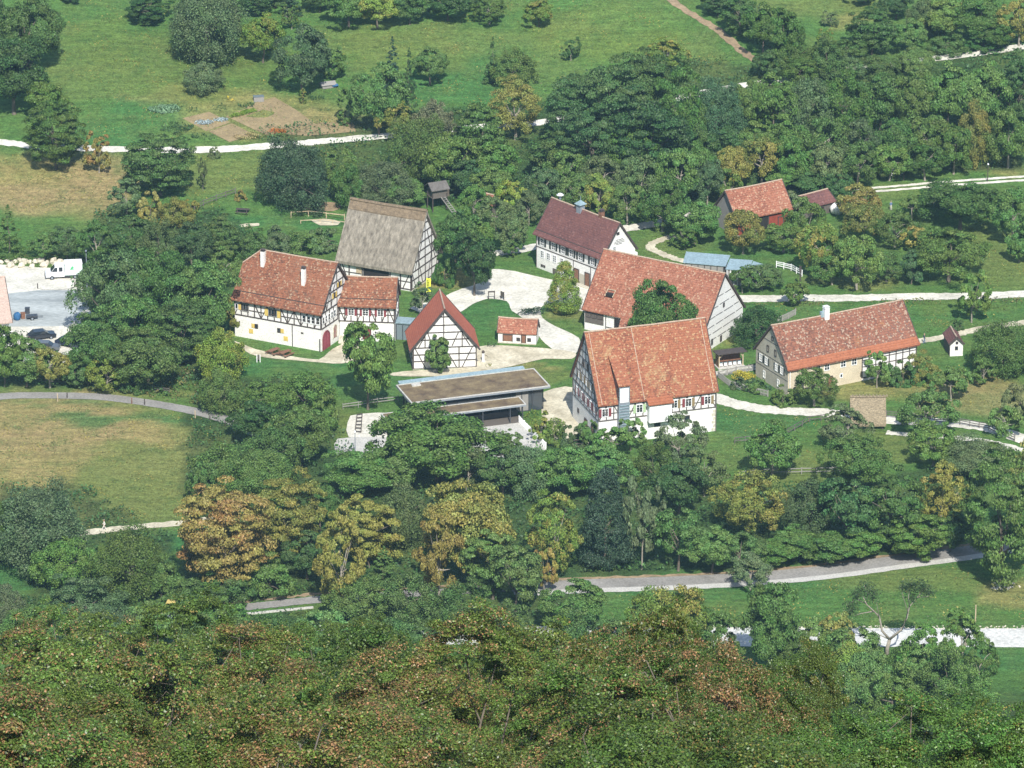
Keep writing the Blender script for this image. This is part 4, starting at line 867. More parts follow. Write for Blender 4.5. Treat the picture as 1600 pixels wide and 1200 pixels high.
# yellow machine
g = at(287, 965); e = empty('road_roller', g, R(-8), 'yellow machine with canopy roof beside the lower road behind the hedge', 'road roller')
m = MB(); m.box(-1.15,-.6,2.3,.15,.6,2.4); m.build('canopy', M['vehicle_yellow'], e, loc=(-1.2,0,0))
m = MB(); 
for x in (-2.35,-1.0):
    for y in (-.6,.6): m.beam((x,y,.9),(x,y,2.3), .08)
m.build('canopy_post', M['vehicle_yellow'], e)
m = MB(); side_extrude(m, [(-.9,.5),(-.9,1.35),(1.3,1.3),(2.4,1.0),(2.4,.5)], -.6, .6); m.build('body', M['vehicle_yellow'], e, bevel=.06)
m = MB(); side_extrude(m, [(-2.4,.5),(-2.4,.95),(-1.0,.95),(-1.0,.5)], -.6, .6); m.box(-1.7,-.3,.95,-1.3,.3,1.4); m.build('seat_deck', M['dark_steel'], e)
for x in (-1.9, 1.6): m = MB(); m.tube([(x,-.7,.5),(x,.7,.5)], .5, 16); m.build('drum', M['steel'], e)

# ------------------------------------------------------------------ people
def person(px, py, ang, label, shirt, trousers, stride=.25, hair='hair', name='person'):
    g = at(px, py); e = empty(name, g, R(ang), label, 'person')
    J = [(0,0,.95),(0,0,1.2),(0,0,1.42),(0,.0,1.52),(0,-.02,1.64),  # pelvis chest neck head
         (.19,0,1.40),(.24,.06+stride*.3,1.13),(.22,-.06+stride*.2,.90),(.22,-.1+stride*.2,.80),
         (-.19,0,1.40),(-.24,.05-stride*.3,1.13),(-.22,-.08-stride*.5,.93),(-.22,-.12-stride*.5,.84),
         (.09,0,.9),(.1,-stride*.7,.5),(.1,-stride*.9,.09),(.1,-stride*.9-.17,.04),
         (-.09,0,.9),(-.1,stride*.3,.5),(-.1,stride*1.0,.12),(-.1,stride*1.0-.15,.04), (0,-.02,1.73)]
    E_ = [(0,1),(1,2),(2,3),(3,4),(4,21),(2,5),(5,6),(6,7),(7,8),(2,9),(9,10),(10,11),(11,12),(0,13),(13,14),(14,15),(15,16),(0,17),(17,18),(18,19),(19,20)]
    rad = [.14,.15,.11,.06,.10,.07,.05,.04,.035,.07,.05,.04,.035,.1,.065,.045,.04,.1,.065,.045,.04,.07]
    me = bpy.data.meshes.new('body'); me.from_pydata(J, E_, []); o = bpy.data.objects.new('body', me); COL.objects.link(o); o.parent = e
    sk = o.modifiers.new('skin', 'SKIN'); sk.use_smooth_shade = True; sv = me.skin_vertices[0].data
    for i, r in enumerate(rad): sv[i].radius = (r, r*.85); sv[i].use_root = (i == 0)
    sb = o.modifiers.new('sub', 'SUBSURF'); sb.levels = 1; sb.render_levels = 1
    dg = bpy.context.evaluated_depsgraph_get(); nm = bpy.data.meshes.new_from_object(o.evaluated_get(dg)); o.modifiers.clear(); o.data = nm; nm.name = 'body'
    nm.materials.clear()
    for k in (shirt, trousers, 'skin', 'cloth_dark'): nm.materials.append(M[k])
    for p in nm.polygons:
        c = p.center; k = 2
        if c.z < .09: k = 3
        elif c.z < .98 and abs(c.x) < .19: k = 1
        elif c.z < 1.47 and c.z > .98: k = 0
        p.material_index = k; p.use_smooth = True
    m = MB(); m.blob((0,.01,1.73), (.11,.12,.09), jit=.05); m.build('hair', M[hair], e, smooth=True)
    m = MB(); m.blob((0,-.12,1.66), (.02,.03,.03)); m.build('nose', M['skin'], e)
person(163, 829, -80, 'walker in pale clothes striding along the lower left path', 'cloth_white', 'cloth_white', .33)
person(1392, 329, 200, 'person in grey standing on the meadow below the double track', 'cloth_blue', 'cloth_white', .1)
person(1444, 537, 100, 'person in dark jacket beside the farmhouse end on the path', 'cloth_dark', 'cloth_blue', .2)
person(293, 545, 30, 'person in white shirt standing in deep shade under the big trees', 'cloth_white', 'cloth_dark', .1)

# ------------------------------------------------------------------ poles, signs, posts
def onemesh(name, mb, mat, loc, rz, label, cat, group=None, smooth=False):
    o = mb.build(name, mat, smooth=smooth, loc=loc); o.rotation_euler = (0, 0, rz); return tag(o, label, cat, group)
g = at(875, 375); e = empty('siren_mast', g, 0, 'siren on a tall mast with pale mushroom cap above the schoolhouse ridge', 'siren')
m = MB(); m.tube([(0,0,0),(0,0,7.6)], .12, 8); m.build('pole', M['steel'], e)
m = MB()
pr = [(0,0.35),(.25,.3),(.55,.12),(.68,0),(.5,-.05),(.15,-.1)]
for (r0, z0), (r1, z1) in zip(pr[:-1], pr[1:]): m.tube([(0,0,8+z0),(0,0,8+z1)], [max(r0,.01), r1], 14)
m.build('siren_cap', M['white_paint'], e, smooth=True); m = MB(); m.tube([(0,0,7.4),(0,0,7.95)], .25, 10); m.build('siren_horn', M['steel'], e)
def lamp(px, py, hgt, label, mat='steel', head=True):
    e = empty('street_lamp', at(px, py), 0, label, 'street lamp', 'street lamps around the village')
    m = MB(); m.tube([(0,0,0),(0,0,hgt)], [.09,.05], 8); m.build('pole', M[mat], e)
    m = MB(); m.box(-.12,-.45,hgt,.12,.12,hgt+.12); m.build('lamp_head', M['white_paint' if hgt < 4 else mat], e)
lamp(137, 478, 9.5, 'tall grey lamp post at the right edge of the car park beside the van'); lamp(1543, 284, 3.2, 'low lamp post with white head beside the double track', 'timber'); lamp(555, 706, 3.3, 'lamp post at the lower left bicycle yard below the pavilion')
lamp(1412, 282, 2.6, 'white round lamp among orchard trees above the double track', 'timber')
def flag(px, py, w, hh, label, z0=.3, mat='banner'):
    e = empty('banner', at(px, py), R(-15), label, 'banner', 'yellow banners')
    m = MB(); m.tube([(0,0,0),(0,0,z0+hh+.2)], .04, 6); m.build('pole', M['steel'], e)
    m = MB(); n = 6
    for i in range(n):
        x0, x1 = w*i/n, w*(i+1)/n; y0, y1 = .06*math.sin(i*1.2), .06*math.sin((i+1)*1.2)
        m.add([(x0,y0,z0),(x1,y1,z0),(x1,y1,z0+hh),(x0,y0,z0+hh),(x0,y0+.02,z0),(x1,y1+.02,z0),(x1,y1+.02,z0+hh),(x0,y0+.02,z0+hh)], [(0,1,2,3),(7,6,5,4),(0,4,5,1),(3,2,6,7)])
    f = m.build('cloth', M[mat], e)
    m = MB(); rr = random.Random(1)
    for i in range(int(hh*3)): m.box(w*.25, -.09, z0+.3+i*.28, w*rr.uniform(.5,.8), -.07, z0+.38+i*.28)
    m.build('lettering', M['black_mark'], f)
flag(666, 464, .75, 3.0, 'tall yellow banner standing before the thatched barn gable'); flag(968, 520, 1.0, 1.6, 'yellow banner fixed low at the courtyard barn front wall', .9); 
m = MB(); m.box(-1.0,-.04,0,.9,.04,.9); m.box(-.9,-.05,-.9,-.8,.05,0); m.box(.7,-.05,-.9,.8,.05,0); onemesh('notice_sign', m, M['banner'], at(972,519)+Vector((-1.2,-1.2,.9)), R(-30), 'yellow notice panel by the courtyard barn wall, partly behind the big roof', 'sign')
def board(px, py, w, hgt, label, rz=0, mat='timber', full=False):
    e = empty('notice_board', at(px, py), rz, label, 'notice board', 'notice boards around the plaza')
    for x in (-w/2, w/2): m = MB(); m.beam((x,0,0),(x,0,hgt), .12); m.build('post', M[mat], e)
    m = MB(); m.box(-w/2,-.03,hgt*(.35 if full else .82),w/2,.03,hgt*.98); m.build('panel', M['board' if full else mat], e)
board(768, 468, 1.0, 1.5, 'low timber frame stand on the plaza edge, left of the two', R(10)); board(785, 468, .7, 1.4, 'small dark notice board on the plaza edge, right of the two', R(-50), full=True)
board(404, 566, .5, 1.3, 'small white notice on the lawn below the manor forecourt', 0, 'white_paint', True)
for i, (x, y, hh, mt) in enumerate([(90,627,1.3,'wood_pale'),(105,622,.9,'timber'),(206,631,1.0,'wood_brown'),(226,633,1.0,'timber'),(305,653,1.2,'wood_pale'),(328,656,.7,'timber'),(352,665,1.1,'timber'),(59,451,.9,'timber'),(117,449,.9,'timber'),(1524,972,2.6,'wood_pale'),(1363,648,1.5,'timber'),(276,250,.5,'timber')][:10]):
    m = MB(); m.tube([(0,0,-.1),(0,0,hh),(0,0,hh+.04)], [.09,.08,.02], 8)
    lab = ['pale post beside the left road, leftmost','short dark post just right of the leftmost road post','reddish post on the left road bend','dark post right beside the reddish road post','leaning pale stake below the left road','thin short stake beside the leaning pale stake','dark post near where the left road meets the trees','dark post left of the van on the car park','dark post at the right end of the car park chain','pale pole on the meadow above the white road'][i]
    onemesh('post', m, M[mt], at(x, y), 0, lab, 'post', 'posts along roads and paths')
m = MB(); pp = [P(59,451,.8).lerp(P(117,449,.8), t)+Vector((0,0,-.35*math.sin(math.pi*t))) for t in np.linspace(0,1,9)]; m.tube(pp, .03, 5); tag(m.build('chain', M['timber_grey']), 'sagging chain between two posts on the car park', 'chain')
g = at(755, 566); e = empty('water_pump', g, 0, 'old white pump post with dark top beside the gabled barn', 'pump')
m = MB(); m.tube([(0,0,0),(0,0,1.5)], .2, 10); m.build('pump_body', M['white_paint'], e); m = MB(); m.blob((0,0,1.75),(.26,.26,.28), jit=.03); m.build('pump_top', M['timber'], e, smooth=True); m = MB(); m.box(-.5,-.5,0,.5,.5,.16); m.build('base', M['stone'], e); m = MB(); m.beam((.15,0,1.3),(.7,0,1.0), .06); m.build('pump_handle', M['timber'], e)
# tables and benches
def picnic(px, py, rz, label, mat='wood_brown'):
    e = empty('picnic_table', at(px, py), R(rz), label, 'picnic table', 'outdoor tables and benches')
    m = MB(); m.box(-1.1,-.4,.7,1.1,.4,.76); m.build('table_top', M[mat], e)
    for y in (-.85,.85): m = MB(); m.box(-1.1,y-.16,.42,1.1,y+.16,.47); m.build('bench_seat', M[mat], e)
    for x in (-.8,.8): m = MB(); m.beam((x,-.3,.7),(x,-.75,0), .08); m.beam((x,.3,.7),(x,.75,0), .08); m.beam((x,-.9,.4),(x,.9,.4), .08); m.build('leg', M[mat], e)
picnic(428, 553, 50, 'reddish table and benches on the manor forecourt, left set'); picnic(446, 556, 50, 'reddish table and benches on the manor forecourt, right set'); picnic(379, 333, -10, 'dark round-timber table set on the small lawn behind the manor', 'timber'); picnic(1400, 272, 0, 'pale table under orchard trees above the double track', 'white_paint')
g = at(404, 158); e = empty('cold_frame', g, R(12), 'small glazed cold frame at the top of the vegetable garden', 'cold frame')
m = MB(); m.box(-.9,-.5,0,.9,.5,.9); m.build('box', M['board_grey'], e); m = MB(); m.box(-.95,-.56,.9,.95,.56,.98); m.build('lid', M['glass_light'], e)
m = MB(); m.blob((0,0,.4),(.6,.45,.3), jit=.35); onemesh('tarpaulin', m, M['blue'], at(524,137), 0, 'crumpled blue tarpaulin right of the dark round tree', 'tarpaulin')
m = MB(); m.prism([(-.8,.6),(.8,.6),(.8,.0),(-.8,.0)], -1.2, 1.2); m.prism([(-1,.6),(0,1.1),(1,.6)], -1.4, 1.4); onemesh('garden_store', m, M['board_grey'], at(512,136), R(20), 'low grey store beside the blue tarpaulin under the dark tree', 'garden store')
m = MB(); m.blob((0,0,.9),(1.3,1.0,1.1), jit=.06, nu=12, nv=8); onemesh('bread_oven', m, M['plaster'], at(1308,334), 0, 'whitewashed rounded oven right of the low brown shed', 'oven', smooth=True)
m = MB(); m.box(-.9,-.5,0,.9,.5,.8); onemesh('stone_trough', m, M['stone'], at(1327,332), R(15), 'pale block beside the whitewashed oven', 'trough')
# car park clutter
m = MB(); m.blob((0,0,.6),(.6,.6,.75), jit=.12, nu=12, nv=8); onemesh('water_tank', m, M['blue'], at(27,500), 0, 'round blue tank beside the left edge building', 'tank', smooth=True)
g = at(50,499); e = empty('trailer', g, R(10), 'small dark trailer on the asphalt beside the blue tank', 'trailer')
m = MB(); m.box(-.9,-.5,.45,.9,.5,.75); m.build('bed', M['dark_steel'], e); m = MB(); m.beam((.9,0,.5),(1.8,0,.45), .08); m.build('drawbar', M['dark_steel'], e)
for y in (-.55,.55): wheel(e, 0, y, .32, .15)
m = MB(); m.box(-.35,-.35,0,.35,.35,.95); m.box(-.4,-.4,.95,.4,.4,1.02); onemesh('waste_bin', m, M['dark_steel'], at(43,490), 0, 'dark square bin behind the small trailer', 'bin')
m = MB(); m.box(-.3,-.3,0,.3,.3,1.0); m.box(-.36,-.33,1.0,.36,.33,1.06); onemesh('crate', m, M['wood_brown'], at(36,498), R(20), 'brown crate between blue tank and trailer', 'crate')
rr = random.Random(8)
for i in range(17):
    x = [2,12,22,30,38,46,55,64,74,84,94,16,34,50,69,89,106][i]; y = [412,411,412,410,412,411,412,411,412,411,413,418,418,418,417,417,416][i]; w = rr.uniform(.45,.85)
    m = MB(); m.blob((0,0,w*.5),(w,w*.7,w*.75), jit=.25, nu=6, nv=4, rnd=rr)
    q = onemesh('boulder', m, M['rock'], at(x, y), rr.uniform(0,3), ['pale boulder in the upper row behind the car park','pale boulder in the lower row behind the car park'][i > 10], 'boulder', 'boulders edging the car park')
    q['label'] = q['label']+', '+(['first','second','third','fourth','fifth','sixth','seventh','eighth','ninth','tenth','eleventh'][i if i < 11 else i-11])+' from left'
# ------------------------------------------------------------------ fences
def fence(name, pts, label, cat='fence', hgt=1.1, step=2.0, rails=(.45,.95), mat='timber_grey', pickets=0, post=.12, flat=True, group='fences'):
    c = [at(p[0], p[1]) for p in pts]; e = empty(name, c[0], 0, label, cat, group); o = c[0]; dense = []
    for a, b in zip(c[:-1], c[1:]):
        n = max(1, round((b-a).length/step))
        for i in range(n): dense.append(a.lerp(b, i/n))
    dense.append(c[-1]); dense = [Vector((p.x, p.y, T(p.x, p.y)))-o for p in dense]; rr = random.Random(len(dense))
    for p in dense: m = MB(); m.beam(p+Vector((0,0,-.2)), p+Vector((rr.uniform(-.04,.04),0,hgt+rr.uniform(-.05,.08))), post); m.build('post', M[mat], e)
    for z in rails:
        for a, b in zip(dense[:-1], dense[1:]):
            m = MB(); m.beam(a+Vector((0,0,z+rr.uniform(-.04,.04))), b+Vector((0,0,z+rr.uniform(-.04,.04))), .07, .12); m.build('rail', M[mat], e)
    if pickets:
        for a, b in zip(dense[:-1], dense[1:]):
            m = MB(); n = max(2, int((b-a).length/pickets))
            for i in range(n): q = a.lerp(b, (i+.5)/n); m.beam(q+Vector((0,-.06,.05)), q+Vector((0,-.06,hgt-.03+rr.uniform(-.06,.06))), .09, .03, up=(0,1,0))
            o2 = m.build('picket_panel', M[mat], e)
    return e
fence('rail_fence', [(1385,652),(1440,660),(1500,664),(1545,672),(1585,690)], 'grey post and rail fence along the path at the lower right', rails=(.35,.7,1.05), step=1.8)
fence('rail_fence', [(1148,693),(1180,690),(1230,680),(1265,660),(1300,655)], 'weathered rail fence curving below the big house to the path', hgt=1.0)
fence('rail_fence', [(1155,746),(1205,742),(1300,740),(1345,737)], 'pale rail fence behind the low meadow tree', mat='board_grey', step=2.4)
fence('picket_fence', [(1122,590),(1150,583),(1190,577)], 'grey picket fence around the cottage garden, upper side', mat='board_grey', pickets=.22, step=2)
fence('picket_fence', [(1122,590),(1140,604),(1170,613),(1200,620)], 'grey picket fence around the cottage garden, lower side', mat='board_grey', pickets=.22, step=2)
fence('picket_fence', [(1213,506),(1232,498),(1243,492)], 'short grey picket fence behind the dark bush near the courtyard barn', mat='board_grey', pickets=.22, step=1.8)
fence('board_fence', [(1213,418),(1236,423),(1253,432)], 'whitish board fence beside the pole near the metal roofed shed', mat='white_paint', rails=(.4,.75,1.05), step=1.6)
fence('playground_rail', [(455,340),(482,338),(510,341),(538,344)], 'pale round-pole rail on the play lawn behind the manor, upper one', mat='wood_pale', rails=(.95,), step=2.4)
fence('playground_rail', [(470,349),(500,347),(540,351)], 'pale round-pole rail on the play lawn, lower one', mat='wood_pale', rails=(.5,), hgt=.6, step=2.6)
fence('rail_fence', [(304,332),(318,322),(338,314),(368,303)], 'dark log fence climbing the bank above the manor', mat='timber_grey', step=2.2)
fence('wire_fence', [(536,640),(560,637),(590,632),(622,628)], 'thin wire fence on pale posts left of the pavilion', mat='board_grey', rails=(.5,.9), post=.08, step=2.6)
fence('wire_fence', [(60,600),(110,603),(165,606),(220,610),(265,616)], 'thin wire fence along the verge above the left road', mat='timber_grey', rails=(.6,.95), post=.07, step=3)
fence('slat_fence', [(811,660),(832,681),(853,702)], 'pale slatted fence between pavilion terrace and planted beds', mat='white_paint', rails=(.2,1.0), hgt=1.15, pickets=.16, step=1.3)
g = at(1250, 448); m = MB(); m.tube([(0,0,0),(0,0,3.6)], [.12,.1], 8); m.box(-.18,-.1,2.6,.18,.1,3.6); onemesh('timber_pole', m, M['timber'], g, 0, 'tall dark-topped timber pole standing at the white board fence', 'pole')
# bicycle racks / timber frame left of pavilion
e = empty('timber_pergola', at(556, 678), R(5), 'two-post ladder-like timber frame lying on the bank left of the pavilion', 'timber steps')
a = at(555,676)-e.location; b = at(558,650)-e.location; c = at(564,677)-e.location; d = at(566,649)-e.location
m = MB(); m.beam(a+Vector((0,0,.2)), b+Vector((0,0,.3)), .12); m.build('stringer', M['timber'], e); m = MB(); m.beam(c+Vector((0,0,.2)), d+Vector((0,0,.3)), .12); m.build('stringer', M['timber'], e)
for i in range(6): t = i/5; m = MB(); m.beam(a.lerp(b,t)+Vector((0,0,.28)), c.lerp(d,t)+Vector((0,0,.28)), .12); m.build('tread', M['timber'], e)
e.rotation_euler = (0,0,0)
for i in range(7):
    m = MB(); pts = [(.0,0,0),(0,0,.6),(.0,.35,.8),(0,.7,.6),(0,.7,0)]; m.tube(pts, .04, 6)
    onemesh('bicycle_rack', m, M['dark_steel'], at(530+i*4, 716-i*1.3), R(25), 'dark hoop of the bicycle rack below the yard left of the pavilion', 'bicycle rack', 'hoops of the bicycle rack')
# brook wall by the lower road
e = empty('retaining_wall', at(372, 958), 0, 'low concrete wall carrying the lower road past the foliage', 'wall'); p = [at(x, y)-e.location for x, y in ((364,954),(400,952),(440,948),(490,943))]
m = MB()
for a, b in zip(p[:-1], p[1:]): m.beam(a+Vector((0,-1.6,-.35)), b+Vector((0,-1.6,-.35)), .3, 1.2)
m.build('wall_body', M['concrete'], e)
# rocks under the big meadow tree & misc stones
m = MB(); rr = random.Random(5)
for i in range(26): m.blob((rr.gauss(0,1.1), rr.gauss(0,.8), .05), (rr.uniform(.1,.32),)*2+(.12,), jit=.3, nu=5, nv=3, rnd=rr)
tag(m.build('rubble', M['rock'], loc=at(1568,916)), 'pale rubble heap under the big tree by the lower road', 'stones', kind='stuff')
m = MB()
for i in range(420):
    x = rr.uniform(670, 1640); y = 981+rr.uniform(-2.5,2.5); p = at(x, y); m.blob((p.x,p.y,.08), (rr.uniform(.08,.2),rr.uniform(.06,.14),.1), jit=.3, nu=5, nv=3, rnd=rr)
tag(m.build('edging_stones', M['stone']), 'line of pale stones along the white road', 'stones', kind='stuff')
# ------------------------------------------------------------------ foliage
def leaf_mesh(name, C, Nn, size, var, mats, asp=.62, rng=RNG):
    n = len(C); Nn = Nn/np.maximum(np.linalg.norm(Nn, axis=1, keepdims=True), 1e-6)
    r = rng.normal(size=(n, 3)); t1 = np.cross(Nn, r); t1 /= np.maximum(np.linalg.norm(t1, axis=1, keepdims=True), 1e-6); t2 = np.cross(Nn, t1)
    s = size[:, None]; bend = Nn*s*.18
    V = np.stack([C+t1*s, C+t2*s*asp+bend, C-t1*s, C-t2*s*asp+bend], 1).reshape(-1, 3)
    me = bpy.data.meshes.new(name); me.vertices.add(4*n); me.vertices.foreach_set('co', V.astype(np.float32).ravel())
    me.loops.add(4*n); me.loops.foreach_set('vertex_index', np.arange(4*n, dtype=np.int32)); me.polygons.add(n); me.polygons.foreach_set('loop_start', np.arange(0, 4*n, 4, dtype=np.int32))
    me.update()
    ca = me.color_attributes.new('leafvar', 'FLOAT_COLOR', 'POINT')
    ca.data.foreach_set('color', np.repeat(np.concatenate([var, np.ones((n, 1))], 1), 4, axis=0).astype(np.float32).ravel())
    me.materials.append(mats); return me
def unit(n, rng): v = rng.normal(size=(n, 3)); return v/np.linalg.norm(v, axis=1, keepdims=True)
def crown(kind, seed, a, zb, zt, nb, nl, ls, fine=False):
    """leaf clumps: a = radius, zb..zt = vertical extent, nb clumps, nl leaves, ls leaf size"""
    rng = np.random.default_rng(seed); d = unit(nb*3, rng); h = (zt-zb); ph = rng.uniform(0, 6.28, 6)
    def rmax(d):
        az = np.arctan2(d[:,1], d[:,0]); return 1+.13*np.sin(2*az+ph[0])+.10*np.sin(3*az+ph[1]+2*d[:,2])+.07*np.sin(5*az+ph[2]-3*d[:,2])+.06*np.sin(7*d[:,2]*2+ph[3])
    rr = rng.uniform(.45, 1, len(d))**.6*rmax(d)
    if kind == 'beech': rr = rng.uniform(.6, 1., len(d))*rmax(d)
    if kind == 'cone':
        t = rng.uniform(0, 1, len(d))**1.15; az = rng.uniform(0, 6.28, len(d)); rad = (1-t)**.62*np.minimum(1, (t+.10)*5)*rng.uniform(.55, 1, len(d))**.5
        B = np.stack([a*rad*np.cos(az), a*rad*np.sin(az), zb+h*t*.97], 1)
    elif kind == 'spruce':
        t = rng.uniform(0, 1, len(d))**1.3; az = rng.uniform(0, 6.28, len(d)); t = (np.floor(t*13)+rng.uniform(0,.85,len(d)))/13; rad = (1-t)**.8*rng.uniform(.25, 1, len(d))
        B = np.stack([a*rad*np.cos(az), a*rad*np.sin(az), zb+h*t-.10*h*rad*.6], 1)
    elif kind == 'column':
        t = rng.uniform(0, 1, len(d)); az = rng.uniform(0, 6.28, len(d)); rad = np.minimum(1, (1-t)*6)*rng.uniform(.6, 1, len(d)); B = np.stack([a*rad*np.cos(az), a*rad*np.sin(az), zb+h*t], 1)
    elif kind == 'tiered':
        d[:,2] = np.abs(d[:,2])**.8*np.sign(d[:,2]); B = d*rr[:,None]*np.array([a, a, h*.5])+np.array([0,0,zb+h*.5]); B[:,2] = zb+(np.round((B[:,2]-zb)/(h/9)+.25*np.sin(3*np.arctan2(B[:,1],B[:,0])+ph[4]))*(h/9))
    elif kind == 'bush':
        d[:,2] = np.abs(d[:,2]); B = d*rr[:,None]*np.array([a, a, h])+np.array([0,0,zb])
    else:
        egg = 1-.22*d[:,2] if kind != 'vase' else 1+.25*d[:,2]
        B = d*rr[:,None]*np.array([a, a, h*.5])*np.stack([egg, egg, np.ones(len(d))], 1)+np.array([0,0,zb+h*.5])
    if kind in ('beech', 'round') and a > 3:      # main lobes first, clumps on the lobes
        nlb = {'beech': 15, 'round': 24}[kind]; ld = unit(nlb, rng); ld[:,2] = ld[:,2]*.8+.12; LC = ld*(rng.uniform(*((.5, .78) if kind == 'beech' else (.3, .66)), nlb)*rmax(ld))[:,None]; lr = rng.uniform(.24, .42, nlb)*(.84 if kind == 'beech' else 1.1)
        q = rng.integers(0, nlb, len(d)); sd_ = unit(len(d), rng)+ld[q]*.6; sd_ /= np.linalg.norm(sd_, axis=1, keepdims=True)
        B = (LC[q]+sd_*(lr[q]*rng.uniform(.6, 1., len(d)))[:,None])*np.array([a*1.2, a*1.2, h*.53])+np.array([0, 0, zb+h*.5])
    keep = B[:,2] > zb-.02*h; B = B[keep][:nb]; nb = len(B)
    rb = a*rng.uniform(.13, .27, nb) if kind not in ('spruce', 'column') else a*rng.uniform(.12, .24, nb)
    if kind == 'spruce': rb = a*rng.uniform(.16, .32, nb)*(1.15-B[:,2]/h)
    if kind == 'cone': rb = a*rng.uniform(.16, .3, nb)
    if kind == 'loose': rb *= .85
    if kind == 'beech': rb = a*rng.uniform(.05, .12, nb)
    k = rng.integers(0, nb, nl); cen = np.array([0, 0, zb+h*.45]); out = (B-cen)/np.array([a, a, h*.5]); out /= np.maximum(np.linalg.norm(out, axis=1, keepdims=True), .2)
    dd = unit(nl, rng)+out[k]*.75+np.array([0, 0, .35]); dd /= np.linalg.norm(dd, axis=1, keepdims=True)
    fl = .45 if kind in ('tiered', 'spruce') else (1.15 if kind == 'beech' else .72)
    q = rng.uniform(.55, 1.08, nl); C = B[k]+dd*(rb[k]*q)[:,None]*np.array([1.15, 1.15, fl])
    if kind == 'willow': C[:,2] -= rng.exponential(.05, nl)*h; 
    nrm = dd*.9+unit(nl, rng)*.85+np.array([0, 0, .25])
    cv = rng.uniform(0, 1, nb); cz = rng.uniform(0, 1, nb)
    # whole limbs share a tendency to turn
    lf = (np.sin(B[:,0]/a*2.3+ph[0])*np.sin(B[:,1]/a*2.1+ph[1])*np.cos(B[:,2]/h*3+ph[2])+1)/2; cv = .5*cv+.5*lf
    var = np.stack([np.clip(rng.normal(.45, .24, nl)+.12*(cz[k]-.5), 0, 1), np.clip(cv[k]+rng.normal(0, .10, nl), 0, 1) if not fine else np.clip(.62*cv[k]+.12+rng.uniform(-.1, .5, nl)*rng.uniform(0,1,nl), 0, 1), np.clip(cz[k]*.7+rng.uniform(0, .3, nl), 0, 1)], 1)
    return leaf_mesh('crown', C, nrm, ls*rng.uniform(.6, 1.25, nl), var, M['leaf'], rng=rng), B
def trunk_mesh(seed, H_, zb, B, r=.28, mat='bark', limbs=7, twigs=0):
    rng = random.Random(seed); m = MB(); fork = max(zb*.95, H_*.12)+H_*.06; bx, by = rng.uniform(-.25,.25), rng.uniform(-.25,.25)
    m.tube([(0,0,-.3),(0,0,.15),(bx*.4,by*.4,fork*.6),(bx,by,fork),(bx*1.3,by*1.2,fork+(H_-fork)*.3)], [r*1.35,r,r*.85,r*.7,r*.3], 8)
    for i in range(min(limbs, len(B))):
        t = Vector(B[rng.randrange(len(B))]); s_ = Vector((bx, by, fork+(H_-fork)*rng.uniform(-.05,.35)))
        if t.z < s_.z: t.z = s_.z+rng.uniform(.1,.8)
        md = s_.lerp(t, .5)+Vector((rng.uniform(-.3,.3), rng.uniform(-.3,.3), rng.uniform(-.1,.5)))
        m.tube([s_, md, t], [r*.42, r*.26, r*.06], 5)
        for k in range(twigs):
            u = Vector(B[rng.randrange(len(B))]); 
            if (u-t).length < 3.5: m.tube([md.lerp(t, .4), t.lerp(u, .5)+Vector((0,0,.2)), u], [r*.16, r*.1, r*.03], 4)
    me = bpy.data.meshes.new('trunk'); me.from_pydata(m.v, [], m.f); me.polygons.foreach_set('use_smooth', [True]*len(m.f)); me.materials.append(M[mat]); return me
ARCH = {}
def arch(kind, v, size):
    """size s/m/l -> crown radius 2.2 / 4 / 6 m"""
    key = (kind, v, size)
    if key in ARCH: return ARCH[key]
    a = {'s': 2.2, 'm': 4.0, 'l': 6.0}[size]; sd = abs(hash(kind+size)) % 1000 if False else sum(map(ord, kind+size))*7+v*131
    ratio, base, nbk, nlk, ls = {'round':(1.9,.14,1,1,.21), 'tiered':(2.1,.12,1,1,.21), 'orchard':(1.55,.24,.75,.72,.20), 'loose':(1.9,.16,.8,.6,.20), 'willow':(1.7,.06,1.1,1.15,.17), 'cone':(2.6,.07,1.7,1.3,.18),
        'spruce':(3.6,.05,1.6,1.0,.17), 'column':(4.5,.02,1.2,.8,.42), 'bush':(1.25,.0,.7,.75,.19), 'vase':(2.2,.2,.8,.7,.2)}[kind]
    nb = int({'s': 55, 'm': 95, 'l': 170}[size]*nbk); nl = int({'s': 9000, 'm': 17500, 'l': 32000}[size]*nlk); ls *= .8
    H_ = a*ratio; zb = H_*base; me, B = crown(kind, sd, a, zb, H_*.97, nb, nl, ls*(1.12 if size == 'l' else 1))
    tm = trunk_mesh(sd, H_, zb, B, {'s': .12, 'm': .24, 'l': .4}[size], 'bark_pale' if kind in ('orchard', 'loose', 'vase') else 'bark', {'bush': 4, 'column': 2, 'spruce': 3}.get(kind, 8))
    ARCH[key] = (me, tm, a, H_, B); return ARCH[key]
COLS = {'D': (.056,.116,.030), 'G': (.088,.162,.034), 'L': (.150,.225,.036), 'S': (.098,.152,.054), 'B': (.062,.118,.044), 'K': (.165,.192,.042), 'Y': (.240,.230,.058), 'O': (.225,.20,.055), 'P': (.034,.074,.036), 'E': (.105,.186,.042), 'W': (.135,.165,.068)}
CN = {'D':'dark green','G':'green','L':'bright yellow-green','S':'grey-green','B':'bluish dark green','K':'olive yellowing','Y':'yellow','O':'rust and ochre','P':'blackish green','E':'fresh green','W':'dull khaki'}
KN = {'round':('round_tree','rounded tree'),'tiered':('broadleaf_tree','layered broadleaf tree'),'orchard':('fruit_tree','orchard tree'),'loose':('loose_tree','open airy tree'),'willow':('willow_tree','soft willow-like tree'),'cone':('cone_tree','cone-shaped tree'),'spruce':('conifer','conifer'),'column':('columnar_shrub','columnar clipped shrub'),'bush':('bush','bush'),'vase':('fruit_tree','spreading tree')}
